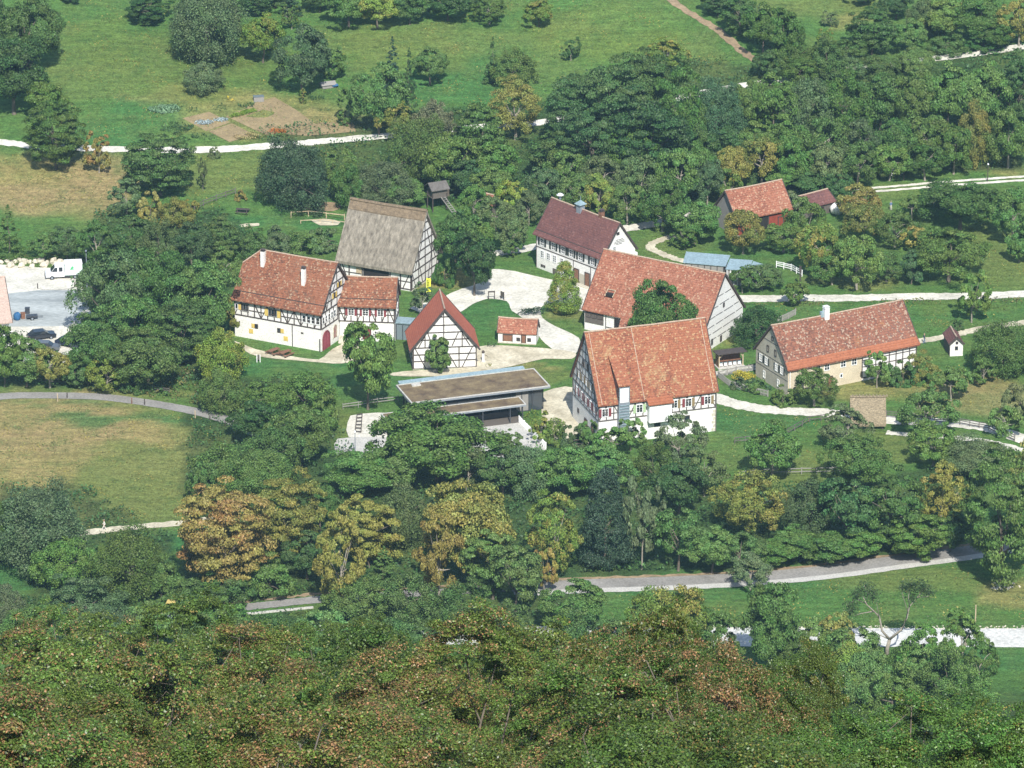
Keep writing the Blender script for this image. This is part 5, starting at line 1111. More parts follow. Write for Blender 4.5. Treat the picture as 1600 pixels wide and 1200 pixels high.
LANDM = [('manor',430,470),('thatched barn',600,380),('gabled barn',690,520),('schoolhouse',900,380),('courtyard barn',1030,460),('museum house',1010,600),('farmhouse',1320,550),('pavilion',740,620),('bakehouse',810,515),
 ('red barn',1190,315),('straw rick',1358,640),('white hut',1490,530),('vegetable garden',420,190),('tower hut',683,300),('parked van',100,418),('walker',163,820),('dry field',130,700),('left road bend',250,640),('car park',60,480),
 ('upper meadow',930,60),('dirt track',1110,50),('upper right path',1530,80),('upper left path',150,235),('double track',1480,288),('lower road',1150,905),('road bend hedge',600,930),('white road',1450,995),('metal sheds',1130,405),('play lawn',470,330),('left meadow',60,300),('orchard path',1400,465),('big bare meadow tree',1560,800),('bicycle yard',580,690),('rail fence bend',1230,740),('dark conifer',945,800),('rusty big tree',352,830),('plaza',800,450)]
TREES = []; TSPOTS = []
def mat_for(col, rng):
    if col in ('O',): return M['leaf_rust']
    if col in ('K','Y','L'): return M['leaf_turning']
    return M['leaf']
def tree(cx, yt, yb, w, kind, col, label=None, rot=None, grp=None, name=None, off=0, base=None, trunk=True):
    rng = random.Random(int(cx*13+yt*7+w)); g = at(cx, yb-off) ; 
    a_m = w/2/mpp(g); hh = (yb-off-yt)/mpp(g)
    H_ = max(1.0, (hh-SP*a_m*(.25 if kind in ('cone','spruce','column') else .42))/(CP*.985)) if kind != 'bush' else max(.7, (hh-SP*a_m*.5)/CP)
    if kind == 'tiered' and col != 'D' and rng.random() < .55: kind = rng.choice(('round', 'willow', 'round'))
    size = 's' if a_m < 2.6 else ('m' if a_m < 4.6 else 'l'); me, tm, a0, H0, B = arch(kind, rng.randrange(3 if size != 's' else 2), size)
    e = empty(name or KN[kind][0], g, rot if rot is not None else rng.uniform(0, 6.28)); e.scale = (a_m/a0*.97, a_m/a0*.97, H_/H0)
    c = bpy.data.objects.new('crown', me); COL.objects.link(c); c.parent = e
    c.material_slots[0].link = 'OBJECT'; c.material_slots[0].material = mat_for(col, rng)
    q = COLS[col]; j = rng.uniform(.82, 1.3); c.color = (q[0]*j*rng.uniform(.88,1.14), q[1]*j, q[2]*j*rng.uniform(.85,1.2), 1)
    if trunk: t = bpy.data.objects.new('trunk', tm); COL.objects.link(t); t.parent = e
    hn = 'tall' if H_ > 11 else ('small' if H_ < 5 else '')
    TREES.append(dict(e=e, cx=cx, cy=(yt+yb)/2, col=col, kind=kind, hn=hn, label=label, grp=grp, wide=(a_m > 5)))
    TSPOTS.append((g.x, g.y)); return e
TL = [ # cx, top, base, width, kind, colour
 (47,-10,112,90,'round','G'),(22,55,178,112,'round','D'),(-30,-20,120,80,'round','D'),(70,118,186,62,'round','G'),(88,155,264,86,'tiered','G'),(155,208,270,40,'loose','O'),(250,205,306,100,'tiered','G'),(198,278,338,52,'loose','S'),
 (233,295,342,40,'bush','Y'),(277,310,352,58,'willow','K'),(236,-8,34,70,'tiered','D'),(110,-20,3,36,'round','D'),(322,-28,92,122,'willow','S'),(411,18,98,64,'round','L'),(400,-25,24,52,'tiered','D'),(456,8,46,28,'loose','E'),
 (472,40,150,78,'round','B'),(517,72,124,42,'round','G'),(318,96,144,62,'willow','S'),(474,138,162,10,'column','L'),(539,138,195,22,'column','G'),(460,216,324,108,'willow','B'),(528,232,308,56,'round','G'),(15,316,404,58,'spruce','G'),
 (70,360,404,52,'loose','G'),(105,352,406,56,'loose','S'),(317,248,298,14,'vase','S'),(335,228,246,18,'bush','W'),(300,310,330,24,'bush','K'),(376,294,312,20,'bush','Y'),
 (150,345,412,64,'loose','G'),(205,338,408,74,'round','D'),(250,345,420,64,'willow','S'),(300,345,420,66,'round','D'),(345,332,410,54,'tiered','G'),(395,352,400,60,'bush','D'),(430,352,398,56,'bush','S'),(470,355,395,60,'bush','G'),(505,350,392,46,'bush','S'),(350,385,450,50,'loose','E'),
 (175,385,520,100,'round','S'),(245,372,510,104,'tiered','G'),(312,402,535,106,'round','G'),(205,455,568,112,'round','E'),(285,465,560,110,'tiered','D'),(150,490,596,92,'round','G'),(232,515,608,112,'tiered','G'),(78,540,606,58,'orchard','K'),(168,553,611,66,'orchard','L'),
 (42,530,604,70,'round','G'),(8,505,604,66,'round','G'),(215,585,612,40,'bush','D'),(346,512,600,78,'willow','L'),(345,575,645,62,'willow','E'),(360,455,520,40,'loose','K'),(120,560,604,50,'round','D'),
 (430,590,640,96,'bush','G'),(480,575,655,92,'willow','G'),(405,618,692,82,'round','D'),(470,630,728,96,'round','G'),(430,660,745,90,'willow','G'),(345,690,770,92,'willow','G'),(400,695,778,104,'willow','E'),(505,610,668,50,'bush','G'),(380,600,640,50,'bush','E'),(318,720,790,50,'willow','E'),
 (575,500,640,82,'round','E'),(685,524,583,40,'round','G'),(660,444,492,36,'loose','S'),(741,360,462,66,'round','D'),(712,322,424,72,'round','G'),(745,335,400,50,'round','G'),(697,395,446,34,'bush','D'),(882,407,488,54,'cone','L'),(1036,430,578,92,'round','G'),(1183,474,536,76,'willow','D'),(1240,438,476,42,'orchard','G'),
 (592,100,210,78,'round','G'),(614,55,165,46,'spruce','P'),(640,72,196,34,'spruce','B'),(672,72,132,52,'round','G'),(618,158,218,58,'loose','K'),(678,156,228,66,'willow','W'),(655,180,286,92,'willow','G'),(750,155,262,82,'tiered','G'),(806,123,218,84,'loose','K'),(770,56,130,32,'spruce','D'),
 (802,78,134,70,'willow','E'),(892,58,95,28,'loose','D'),(842,-6,42,48,'round','L'),(765,-10,38,56,'loose','G'),(545,-25,42,72,'round','G'),(590,-22,44,62,'round','L'),(640,-20,38,66,'round','G'),(700,-28,32,72,'round','D'),(500,-20,18,46,'round','D'),(740,-22,14,50,'round','D'),(430,-24,12,60,'round','D'),(455,-14,22,40,'spruce','P'),
 (600,248,320,92,'willow','S'),(628,272,324,64,'round','G'),(545,255,322,60,'willow','G'),(700,205,306,84,'tiered','G'),(725,240,308,72,'round','D'),(778,212,304,76,'tiered','G'),(765,255,318,62,'round','G'),(802,280,338,46,'orchard','L'),(826,300,352,50,'orchard','S'),(775,305,370,58,'orchard','S'),(800,332,398,52,'orchard','S'),(803,374,402,26,'orchard','G'),(740,290,352,50,'orchard','G'),
 (895,120,245,92,'tiered','D'),(960,100,255,122,'tiered','D'),(1000,80,230,112,'tiered','D'),(925,160,285,102,'tiered','D'),(1010,150,292,122,'tiered','D'),(870,198,282,82,'tiered','D'),(1058,100,250,84,'loose','G'),(1040,58,112,62,'loose','L'),(985,190,290,90,'tiered','G'),
 (885,232,304,62,'orchard','E'),(940,242,314,72,'orchard','S'),(1000,242,320,72,'orchard','S'),(1062,232,322,74,'orchard','G'),(900,268,334,58,'orchard','G'),(980,288,350,62,'orchard','G'),(1035,280,362,72,'orchard','G'),(850,262,322,56,'orchard','S'),(935,275,340,52,'orchard','L'),
 (1115,120,228,88,'willow','B'),(1166,120,218,62,'round','G'),(1210,112,214,76,'round','G'),(1262,118,218,78,'willow','S'),(1320,108,212,80,'willow','G'),(1375,104,210,76,'round','D'),(1425,104,212,74,'round','G'),(1480,96,208,82,'round','G'),(1535,92,208,80,'round','E'),(1590,84,205,76,'tiered','D'),
 (1085,190,270,66,'round','D'),(1135,190,268,70,'round','D'),(1180,188,264,66,'round','G'),(1230,182,262,70,'round','G'),(1290,180,262,72,'orchard','G'),(1345,186,264,70,'orchard','S'),(1400,184,268,72,'orchard','G'),(1450,176,262,68,'orchard','G'),(1522,164,254,60,'willow','K'),(1575,170,262,70,'orchard','G'),(1490,196,272,60,'orchard','G'),
 (1090,225,300,62,'orchard','G'),(1140,228,300,62,'orchard','K'),(1190,215,288,64,'orchard','K'),(1240,215,290,64,'orchard','G'),(1290,225,292,64,'orchard','S'),(1340,222,290,66,'orchard','G'),(1390,222,282,60,'orchard','E'),(1445,222,282,64,'orchard','G'),
 (1105,250,322,54,'orchard','S'),(1135,262,318,40,'orchard','G'),(1225,258,294,60,'round','E'),(1265,262,300,70,'round','D'),(1310,265,305,50,'bush','D'),
 (1122,-20,26,52,'tiered','D'),(1156,-12,56,58,'tiered','D'),(1192,4,84,60,'round','G'),(1225,14,112,62,'round','G'),(1203,72,124,54,'round','D'),(1235,58,118,62,'willow','G'),(1292,58,122,62,'willow','E'),(1362,6,86,76,'tiered','D'),(1298,17,42,26,'loose','S'),(1292,45,78,28,'loose','L'),(1330,60,100,50,'round','G'),
 (1422,28,84,52,'round','G'),(1442,-5,60,56,'willow','S'),(1475,-10,64,72,'round','E'),(1530,-12,68,82,'round','E'),(1504,0,38,24,'loose','L'),(1592,-12,72,64,'loose','K'),(1250,84,126,72,'willow','G'),(1312,84,124,70,'willow','S'),(1372,82,122,62,'willow','G'),(1430,72,112,62,'willow','E'),(1400,-15,30,50,'round','D'),(1560,30,80,50,'round','G'),(1480,45,82,60,'bush','G'),(1540,50,76,60,'bush','D'),(1350,-22,4,50,'round','D'),
 (1345,288,348,62,'orchard','O'),(1425,304,342,36,'orchard','G'),(1500,278,358,106,'round','G'),(1582,288,378,74,'orchard','G'),(1350,315,378,64,'orchard','K'),(1398,330,386,62,'orchard','G'),(1260,312,388,62,'orchard','G'),(1224,345,394,66,'orchard','G'),(1161,324,397,62,'orchard','K'),(1278,344,434,64,'orchard','L'),(1338,368,452,82,'orchard','E'),
 (1424,388,444,40,'round','B'),(1482,352,440,104,'round','G'),(1436,352,392,46,'orchard','Y'),(1518,418,504,50,'loose','E'),(1565,498,585,92,'willow','G'),(1086,308,380,76,'round','G'),(1070,352,390,40,'loose','G'),(1036,308,360,52,'orchard','G'),(1190,412,452,62,'orchard','S'),(1160,418,458,42,'orchard','G'),(1300,395,445,60,'orchard','G'),(1385,395,440,56,'orchard','E'),(1592,360,410,40,'orchard','G'),(1455,300,335,44,'orchard','G'),(1240,300,345,40,'orchard','S'),
 (1272,576,634,68,'orchard','E'),(1370,544,606,40,'loose','E'),(1408,560,600,44,'bush','D'),(1438,548,596,52,'bush','K'),(1486,572,626,52,'orchard','E'),(1225,600,632,36,'bush','G'),(1155,585,606,30,'bush','S'),(1180,590,612,30,'bush','E'),(1536,560,600,44,'loose','G'),(1440,560,600,30,'bush','G'),(1495,497,515,22,'bush','D'),
 (1320,630,704,72,'loose','S'),(1337,680,760,98,'orchard','G'),(1207,658,748,88,'orchard','G'),(1445,608,682,86,'orchard','E'),(1458,662,728,82,'orchard','G'),(1530,680,742,112,'willow','S'),(1572,632,684,46,'orchard','E'),(1592,598,664,46,'orchard','W'),(1265,742,834,84,'willow','S'),(1322,742,856,92,'round','D'),(1392,728,856,92,'tiered','G'),(1470,722,830,84,'loose','K'),
 (1562,698,908,122,'tiered','G'),(1600,690,840,80,'loose','K'),(1240,820,874,82,'round','G'),(1292,826,882,90,'round','G'),(1345,820,874,80,'round','G'),(1432,798,870,92,'tiered','G'),(1485,800,862,60,'round','D'),(1168,736,836,110,'loose','K'),(1062,642,738,78,'loose','S'),(985,648,704,44,'loose','E'),(1060,712,806,84,'round','D'),(945,728,884,88,'cone','P'),
 (1003,742,890,54,'vase','W'),(1060,788,892,82,'round','G'),(1112,818,896,74,'round','G'),(1155,828,892,78,'round','E'),(1205,838,888,70,'round','G'),(1172,864,922,62,'orchard','S'),(865,763,896,88,'loose','L'),(850,852,926,38,'loose','O'),(895,906,985,92,'round','G'),(1100,700,775,70,'loose','S'),(1020,690,760,60,'willow','G'),
 (685,630,756,180,'round','G'),(620,688,768,96,'round','E'),(560,700,776,104,'round','E'),(730,688,768,92,'loose','S'),(785,692,774,84,'round','G'),(825,690,776,84,'willow','S'),(880,688,778,94,'round','G'),(935,690,772,90,'round','G'),(845,645,690,38,'loose','L'),(868,655,695,30,'bush','G'),(800,672,712,34,'loose','S'),(900,660,700,40,'bush','S'),(960,665,712,50,'orchard','G'),(920,655,700,34,'orchard','E'),
 (352,746,918,138,'tiered','O'),(452,740,876,102,'tiered','K'),(532,798,950,88,'loose','Y'),(576,768,886,94,'tiered','K'),(600,848,916,62,'spruce','E'),(626,752,856,76,'willow','S'),(735,750,908,138,'tiered','K'),(686,793,934,74,'loose','Y'),(770,820,936,84,'tiered','G'),(806,848,955,82,'round','E'),(500,745,830,60,'round','G'),(690,760,830,60,'willow','S'),(560,900,965,90,'willow','G'),(640,890,975,90,'willow','E'),(720,905,985,84,'willow','G'),(790,930,1000,76,'bush','G'),(480,830,905,70,'round','D'),(420,860,925,90,'bush','G'),(345,880,938,100,'bush','G'),(300,905,955,80,'bush','G'),
 (62,752,880,148,'willow','S'),(100,836,915,92,'willow','G'),(205,820,930,112,'willow','G'),(252,866,935,72,'bush','G'),(135,898,966,122,'bush','S'),(5,910,985,60,'willow','W'),(0,780,880,60,'willow','G'),(170,850,910,60,'willow','E'),
 (1050,905,1050,112,'round','L'),(1204,900,1058,106,'round','G'),(1305,955,1060,74,'loose','K'),(1335,975,1080,90,'round','E'),(1442,972,1090,82,'loose','G'),(1500,950,1060,76,'loose','E'),(1410,1000,1080,60,'willow','G'),(1350,1010,1100,80,'willow','E'),(1480,1010,1110,90,'willow','G'),(1250,985,1070,60,'round','G'),(960,985,1060,80,'round','G'),
 (60,940,1020,110,'willow','G'),(160,945,1030,110,'willow','S'),(240,935,1030,90,'round','E'),(330,948,1040,100,'round','G'),(420,950,1040,100,'willow','G'),(500,948,1040,90,'round','E'),(580,955,1040,90,'round','G'),(350,930,972,80,'bush','G'),(380,962,1010,70,'bush','E'),(460,955,1000,80,'bush','G'),(900,948,1045,88,'willow','G'),(965,952,1050,90,'round','E'),(1120,950,1058,84,'loose','G'),(1262,962,1060,70,'loose','E'),(620,960,1050,80,'willow','E'),(650,972,1040,70,'round','G'),(1290,990,1075,70,'willow','E'),(1330,1000,1095,84,'willow','L'),(1395,1030,1110,80,'bush','E'),(1440,1005,1100,70,'loose','E'),(1530,990,1085,60,'loose','G'),(1510,1040,1115,80,'willow','E'),(1265,1010,1095,70,'willow','G'),
]
for t in TL: tree(*t)
LB = {(945,728):'blackish green tall dense tree, darkest one left of the thin bare-trunked tree',(352,746):'big rust and ochre autumn tree at the right end of the walker path'}
# ---- two-armed pruned tree in front of the white road
g = at(1386, 1022); e = empty('pruned_tree', g, 0, 'bare two-armed tree with tufts of leaves standing out against the white road', 'tree')
def wp(px, py): 
    d = ray(px, py); t = g.y/d[1]; return Vector((d[0]*t, 0, CH+d[2]*t))-Vector((g.x, 0, g.z))
m = MB(); k = wp(1390, 999)
m.tube([(0,0,-.4),(0,0,.8),k], [.32,.27,.24], 8)
ends = []
def limb(pts, r): 
    pts = [wp(*p)+Vector((0, random.uniform(-.5,.5) if i else 0, 0)) for i, p in enumerate(pts)]; m.tube(pts, list(np.linspace(r, r*.3, len(pts))), 6); ends.append(pts)
limb([(1390,999),(1378,984),(1374,965),(1366,955),(1354,943),(1348,930)], .2); limb([(1390,999),(1408,982),(1417,966),(1421,948),(1434,934),(1443,922)], .19)
limb([(1390,999),(1376,991),(1360,985)], .1); limb([(1366,955),(1345,958),(1330,965)], .09); limb([(1354,943),(1338,938),(1326,946)], .08); limb([(1421,948),(1419,930),(1424,915)], .09); limb([(1419,958),(1410,930),(1408,915)], .07); limb([(1434,934),(1450,930),(1456,918)], .07); limb([(1354,943),(1356,925),(1350,912)], .06); limb([(1374,965),(1370,945),(1374,935)], .05)
m.build('trunk', M['bark_pale'], e, smooth=True)
Cn = []; rg = np.random.default_rng(3)
for px, py, r, n in ((1340,930,1.0,260),(1352,918,1.1,260),(1330,948,1.0,240),(1362,935,.8,120),(1426,915,1.2,330),(1440,918,1.1,300),(1414,918,.9,180),(1450,925,1.0,220),(1424,935,.7,90),(1366,925,.9,120),(1325,960,.7,110)):
    c = np.array(wp(px, py)); Cn.append(c+unit(n, rg)*(r*1.35*rg.uniform(.1,1,n)**.8)[:,None]*np.array([1,1,.8]))
C_ = np.concatenate(Cn); me = leaf_mesh('crown', C_, unit(len(C_), rg), rg.uniform(.10,.2,len(C_)), rg.uniform(0,1,(len(C_),3)), M['leaf']); o = bpy.data.objects.new('crown', me); COL.objects.link(o); o.parent = e; o.color = (.055,.095,.03,1)

# ---- foreground beech wood on the slope below the viewpoint
def beech(v, big):
    a = 4.6; zb, zt = 2.2, 17.0; me, B = crown('beech', 900+v, a, zb, zt, 720, 270000 if big else 120000, .040 if big else .062, fine=True)
    return me, trunk_mesh(950+v, zt, zb, B, .2, 'bark', 34, 4), a, zt
BE = [beech(i, i < 3) for i in range(5)]
FG = [ # cx, top row, distance, width m, near?
 (-40,1120,118,9.5,0),(330,1100,120,10,1),(760,1118,118,10,2),(1150,1120,119,10,0),(1520,1140,118,9.5,1),
 (150,1065,140,10,2),(560,1062,142,10,0),(960,1040,140,10,1),(1330,1115,142,9.5,2),(1650,1120,138,9,0),
 (-20,1030,165,10,1),(330,1012,168,10,2),(700,1018,165,10,0),(1080,985,150,8.5,1),(1225,1075,160,8,2),(1460,1120,165,8,1),
 (120,985,205,10,3),(420,990,205,10,4),(610,1008,210,9,3),(880,992,200,10,4),(770,1014,205,9,3),(1000,1010,190,8,4),(1010,985,170,6,3),
 (40,955,270,10,4),(250,962,265,10,3),(400,975,270,9,4),(530,978,265,9,3),(700,1020,270,9,4),(880,1012,270,9,3),(1080,1030,260,9,4),(1060,962,185,8,1),(1175,985,180,7,2),(905,990,185,8,0),(1120,1010,160,7,0),(980,985,230,8,3),(1600,1075,150,5,3),(1235,1045,240,7,3),(1390,1105,250,9,4),(1550,1120,250,9,3),(150,965,330,10,3),(330,975,340,10,4),(520,985,340,9,3),
]
for i, (cx, yt, dist, wm, v) in enumerate(FG):
    d = ray(cx, yt); t = dist/d[1]; X, Zt = d[0]*t, CH+d[2]*t; me, tm, a0, H0 = BE[v]; rng = random.Random(i*17+3)
    zg = T(X, dist); top = Zt; hh = max(11, top-zg+.4); zg2 = top-hh
    e = empty('beech_tree', (X, dist, min(zg, zg2)), rng.uniform(0, 6.28)); s_ = wm/2/a0; e.scale = (s_, s_, (top-min(zg, zg2))/H0)
    c = bpy.data.objects.new('crown', me); COL.objects.link(c); c.parent = e; c.material_slots[0].link = 'OBJECT'; c.material_slots[0].material = M['leaf_beech'] if not (cx > 1200 or (480 < cx < 620 and dist > 180) or i % 7 == 3) else M['leaf_beech_green']
    j = rng.uniform(.8,1.3); gr = rng.uniform(.8,1.12) if cx < 1200 else .8; c.color = (.084*j*gr, .132*j, .024*j, 1)
    t_ = bpy.data.objects.new('trunk', tm); COL.objects.link(t_); t_.parent = e
    TREES.append(dict(e=e, cx=cx, cy=min(1190, yt+60), col='F', kind='beech', hn='', label=None, grp='beech trees of the foreground wood', wide=True, row=0 if dist < 130 else (1 if dist < 150 else (2 if dist < 200 else 3))))

# ------------------------------------------------------------------ undergrowth and small planting
def blocked(X, Y):
    bad = np.zeros(X.shape, bool)
    for x, y, r in ROADS: bad |= (X-x)**2+(Y-y)**2 < (r+.2)**2
    for h in HOUSES:
        dx, dy = X-h.org.x, Y-h.org.y; c, q = math.cos(h.ang), math.sin(h.ang); u = dx*c+dy*q; v = -dx*q+dy*c; bad |= (u > -.4) & (u < h.L+.4) & (v > -.4) & (v < h.W+.4)
    return bad
def scatter(polys, dens, hmax, ls, seed, name, color, mat, label, clump=.35):
    rg = np.random.default_rng(seed); CC = []; NN = []; VV = []
    for poly in polys:
        xs = [p[0] for p in poly]; ys = [p[1] for p in poly]; pts = [at(max(-60, min(1660, x)), y) for x, y in poly]
        ar = abs(sum(pts[i].x*pts[(i+1) % len(pts)].y-pts[(i+1) % len(pts)].x*pts[i].y for i in range(len(pts))))/2; n = int(ar*dens*2.2)
        x0, x1, y0, y1 = min(p.x for p in pts), max(p.x for p in pts), min(p.y for p in pts), max(p.y for p in pts)
        n = int((x1-x0)*(y1-y0)*dens); X = rg.uniform(x0, x1, n); Y = rg.uniform(y0, y1, n); ok = inpoly(X, Y, [(p.x, p.y) for p in pts]) & ~blocked(X, Y)
        X, Y = X[ok], Y[ok]
        f = (np.sin(X*1.1+1)*np.sin(Y*.9)+np.sin(X*.37-Y*.5)+np.sin(X*2.3+Y*1.7)*.5)/2.5; hm = np.clip(.5+.55*f, .08, 1)*hmax
        keep = rg.uniform(0, 1, len(X)) < np.clip(.45+f, .15, 1)/1.0; X, Y, hm, f = X[keep], Y[keep], hm[keep], f[keep]
        Z = np.array([T(a, b) for a, b in zip(X, Y)])+hm*rg.uniform(.1, 1, len(X))**.5
        CC.append(np.stack([X, Y, Z], 1)); NN.append(unit(len(X), rg)+np.array([0, 0, .6])); VV.append(np.stack([rg.uniform(0, 1, len(X)), np.clip(.5+.4*np.sin(X*.6+Y*.4)+rg.normal(0,.15,len(X)), 0, 1), np.clip(.5+f*.5, 0, 1)], 1))
    C_ = np.concatenate(CC); me = leaf_mesh(name, C_, np.concatenate(NN), ls*rg.uniform(.6, 1.3, len(C_)), np.concatenate(VV), M[mat], rng=rg)
    o = bpy.data.objects.new(name, me); COL.objects.link(o); o.color = c4(color); return tag(o, label, 'undergrowth', kind='stuff')
scatter(WOODS, 5.5, 1.5, .24, 5, 'undergrowth', (.052,.112,.032), 'leaf', 'low green undergrowth between the trees')
scatter([[(920,893),(1100,890),(1300,872),(1500,845),(1500,860),(1300,886),(1100,902),(920,906)],[(300,925),(480,915),(480,934),(380,948),(300,950)],[(140,600),(330,610),(330,628),(200,618),(120,612)]], 16, 1.6, .22, 6, 'hedge_growth', (.065,.13,.034), 'leaf', 'low hedge growth along the upper side of the lower road')
scatter([[(120,605),(250,604),(330,615),(370,640),(300,632),(200,620)],[(1150,474),(1600,468),(1600,474),(1150,480)],[(930,905),(1500,860),(1500,864),(930,910)],[(0,400),(120,402),(120,412),(0,408)],[(200,560),(310,575),(310,610),(230,610)]], 7, .8, .2, 7, 'tall_grass', (.15,.14,.05), 'leaf', 'dry tall grass along the verges')
MEAD = [[(0,630),(330,640),(330,700),(290,830),(130,830),(0,780)],[(250,0),(1040,0),(1160,90),(860,170),(600,200),(200,228),(95,220),(95,0)],[(0,240),(560,225),(520,300),(200,340),(0,330)],[(930,912),(1500,868),(1600,860),(1600,975),(930,978)],[(1130,640),(1300,655),(1300,740),(1130,740)],[(1150,470),(1600,470),(1600,500),(1440,530),(1440,480),(1200,500)],[(1250,590),(1590,560),(1590,660),(1330,650)],[(1500,300),(1600,300),(1600,460),(1540,460)]]
scatter(MEAD, 5.0, .16, .13, 8, 'meadow_grass', (.13,.17,.05), 'leaf_turning', 'short uneven meadow grass')
# garden planting
def bed(polys, dens, hmax, ls, seed, name, color, label): return scatter(polys, dens, hmax, ls, seed, name, color, 'leaf', label)
def patch(cx, cy, rx, ry): return [(cx+rx*math.cos(a), cy+ry*math.sin(a)) for a in np.linspace(0, 2*math.pi, 12, endpoint=False)]
bed([patch(257,172,26,7)], 90, .5, .17, 21, 'cabbage_patch', (.16,.26,.14), 'pale cabbage patch left of the garden beds')
bed([patch(318,192,16,4),patch(345,188,12,3)], 110, .35, .13, 22, 'cabbage_row', (.30,.38,.38), 'bluish cabbage row in the left garden bed')
bed([[(356,182),(396,170),(402,175),(362,186)]], 170, .5, .14, 23, 'lettuce_row', (.16,.24,.03), 'bright lettuce row between the garden beds')
bed([patch(384,215,24,5)], 70, .9, .14, 24, 'flower_bed', (.34,.28,.12), 'pale yellow and pink flowers at the front of the garden')
bed([patch(432,208,16,4)], 90, .9, .13, 25, 'flower_bed', (.42,.13,.03), 'orange flowers at the garden front, right of the pale ones'); bed([patch(432,213,18,3)], 80, .5, .13, 26, 'flower_bed', (.12,.16,.04), 'green foliage edging below the orange flowers')
bed([patch(361,158,6,3)], 90, 1.3, .12, 27, 'flower_bed', (.55,.42,.03), 'yellow flowers at the top of the garden')
bed([patch(275,200,28,9),patch(320,215,22,5),(patch(300,172,9,4)),patch(345,168,14,6),patch(385,165,14,5),patch(505,172,14,3),patch(495,155,14,3)], 40, .8, .17, 28, 'garden_plants', (.05,.10,.03), 'low green garden plants around the soil beds')
bed([patch(1162,592,20,7)], 90, 1.1, .13, 29, 'flower_bed', (.40,.33,.04), 'yellow flowers in the cottage garden'); bed([patch(1175,605,34,9),patch(1210,600,14,12)], 60, .9, .15, 30, 'garden_plants', (.06,.12,.06), 'mixed green plants in the cottage garden')
bed([patch(832,655,12,10),patch(868,672,16,12),patch(660,463,14,5)], 60, 1.2, .15, 31, 'garden_plants', (.14,.19,.03), 'yellow-green planting beside the pavilion fence'); bed([patch(760,572,9,3)], 60, .7, .12, 32, 'garden_plants', (.2,.2,.06), 'small yellowish plants at the foot of the pump')
bed([patch(830,492,22,4)], 60, 1.6, .16, 33, 'shrubbery', (.03,.06,.025), 'dark shrubs behind the bakehouse'); bed([patch(768,540,12,4)], 50, 1.0, .16, 34, 'shrubbery', (.04,.08,.025), 'green shrubs left of the bakehouse')
# ------------------------------------------------------------------ labels of the trees
def rel(t):
    n, lx, ly = min(LANDM, key=lambda l: math.hypot((l[1]-t['cx']), (l[2]-t['cy'])*1.6)); dx, dy = t['cx']-lx, (t['cy']-ly)*1.4
    if math.hypot(dx, dy) < 16: return 'at the '+n
    if abs(dx) > abs(dy)*1.8: return ('right of the ' if dx > 0 else 'left of the ')+n
    v = 'behind the ' if dy < 0 else 'before the '
    if abs(dx) > abs(dy)*.55: return v+n+(' to the right' if dx > 0 else ' to the left')
    return v+n
ORD = ['first','second','third','fourth','fifth','sixth','seventh','eighth','ninth','tenth','eleventh','twelfth']
bk = {}
for t in TREES:
    if t['label'] is None:
        if t['kind'] == 'beech': lb = ['nearest beech crown with rusty leaf tips, at the bottom edge','near beech crown of green and rusty leaves, second row up','beech crown with rusty tips in the third row of the wood','farther small-leaved beech crown at the upper rim of the foreground wood'][t['row']]
        else: lb = ' '.join(x for x in [t['hn'], 'broad' if t['wide'] and t['kind'] not in ('bush',) else '', CN[t['col']], KN[t['kind']][1], rel(t)] if x)
        if (t['cx'], ) and (int(t['cx']),) and t['kind'] != 'beech':
            for (x, y), l2 in LB.items():
                if abs(t['cx']-x) < 1 and l2: lb = l2
        t['label'] = lb
    bk.setdefault(t['label'], []).append(t)
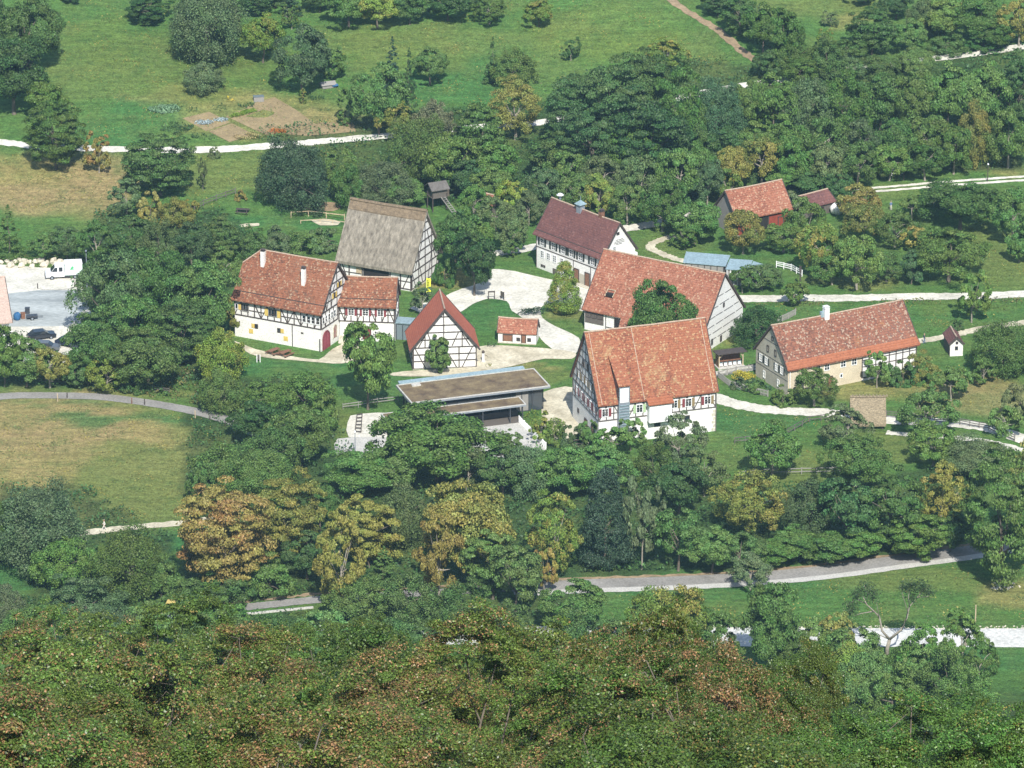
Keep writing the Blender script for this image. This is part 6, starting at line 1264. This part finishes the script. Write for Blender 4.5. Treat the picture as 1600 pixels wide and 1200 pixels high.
for lb, ts in bk.items():
    ts.sort(key=lambda t: t['cx'])
    for i, t in enumerate(ts):
        l = lb
        if len(ts) == 2: l += [', left one', ', right one'][i]
        elif len(ts) > 2: l += f', {ORD[i]} from left' if i < 12 else f', {ORD[len(ts)-1-i]} from right'
        e = t['e']; e['label'] = l; e['category'] = 'bush' if t['kind'] in ('bush','column') else 'tree'
        zone = 'orchard trees' if t['kind'] == 'orchard' else ('bushes' if t['kind'] in ('bush','column') else 'trees')
        e['group'] = t['grp'] or (zone+(' above the village' if t['cy'] < 330 else (' around the village' if t['cy'] < 660 else ' below the village')))
# ------------------------------------------------------------------ light, sky, air
w = bpy.data.worlds.new('World'); sc.world = w; w.use_nodes = True; nt = w.node_tree; bg = nt.nodes['Background']
sky = nt.nodes.new('ShaderNodeTexSky'); sky.sky_type = 'NISHITA'; sky.sun_disc = False
EL, AZ = R(45), R(180-8)      # sun behind the viewer, slightly to the right
sky.sun_elevation = EL; sky.sun_rotation = AZ; nt.links.new(sky.outputs[0], bg.inputs[0]); bg.inputs[1].default_value = .13
sun = bpy.data.lights.new('sun', 'SUN'); sun.energy = 4.6; sun.angle = R(.5); sun.color = (1, .96, .90)
so = bpy.data.objects.new('sun', sun); COL.objects.link(so)
sd = Vector((math.sin(AZ)*math.cos(EL), math.cos(AZ)*math.cos(EL), math.sin(EL))); so.rotation_euler = sd.to_track_quat('Z', 'Y').to_euler()
if HAZE:
    m = MB(); m.box(-1520, -70, -120, 1520, 4300, 330); m_, nt, b = newmat('haze'); nt.nodes.remove(b)
    pv = nt.nodes.new('ShaderNodeVolumePrincipled'); pv.inputs['Color'].default_value = (.42,.68,.84,1); pv.inputs['Density'].default_value = HAZE; pv.inputs['Anisotropy'].default_value = .2
    nt.links.new(pv.outputs[0], nt.nodes['Material Output'].inputs['Volume']); o = m.build('haze', m_); tag(o, 'thin summer haze over the valley', 'haze', kind='stuff')
sc.view_settings.view_transform = 'Standard'; sc.view_settings.look = 'None'; sc.view_settings.gamma = 1; sc.view_settings.exposure = EXPO
sc.cycles.max_bounces = 6; sc.cycles.diffuse_bounces = 3; sc.cycles.transmission_bounces = 3; sc.cycles.volume_bounces = 0; sc.cycles.transparent_max_bounces = 4
sc.cycles.use_denoising = True; sc.cycles.denoiser = 'OPENIMAGEDENOISE'; sc.cycles.denoising_input_passes = 'RGB_ALBEDO_NORMAL'; sc.cycles.denoising_prefilter = 'ACCURATE'
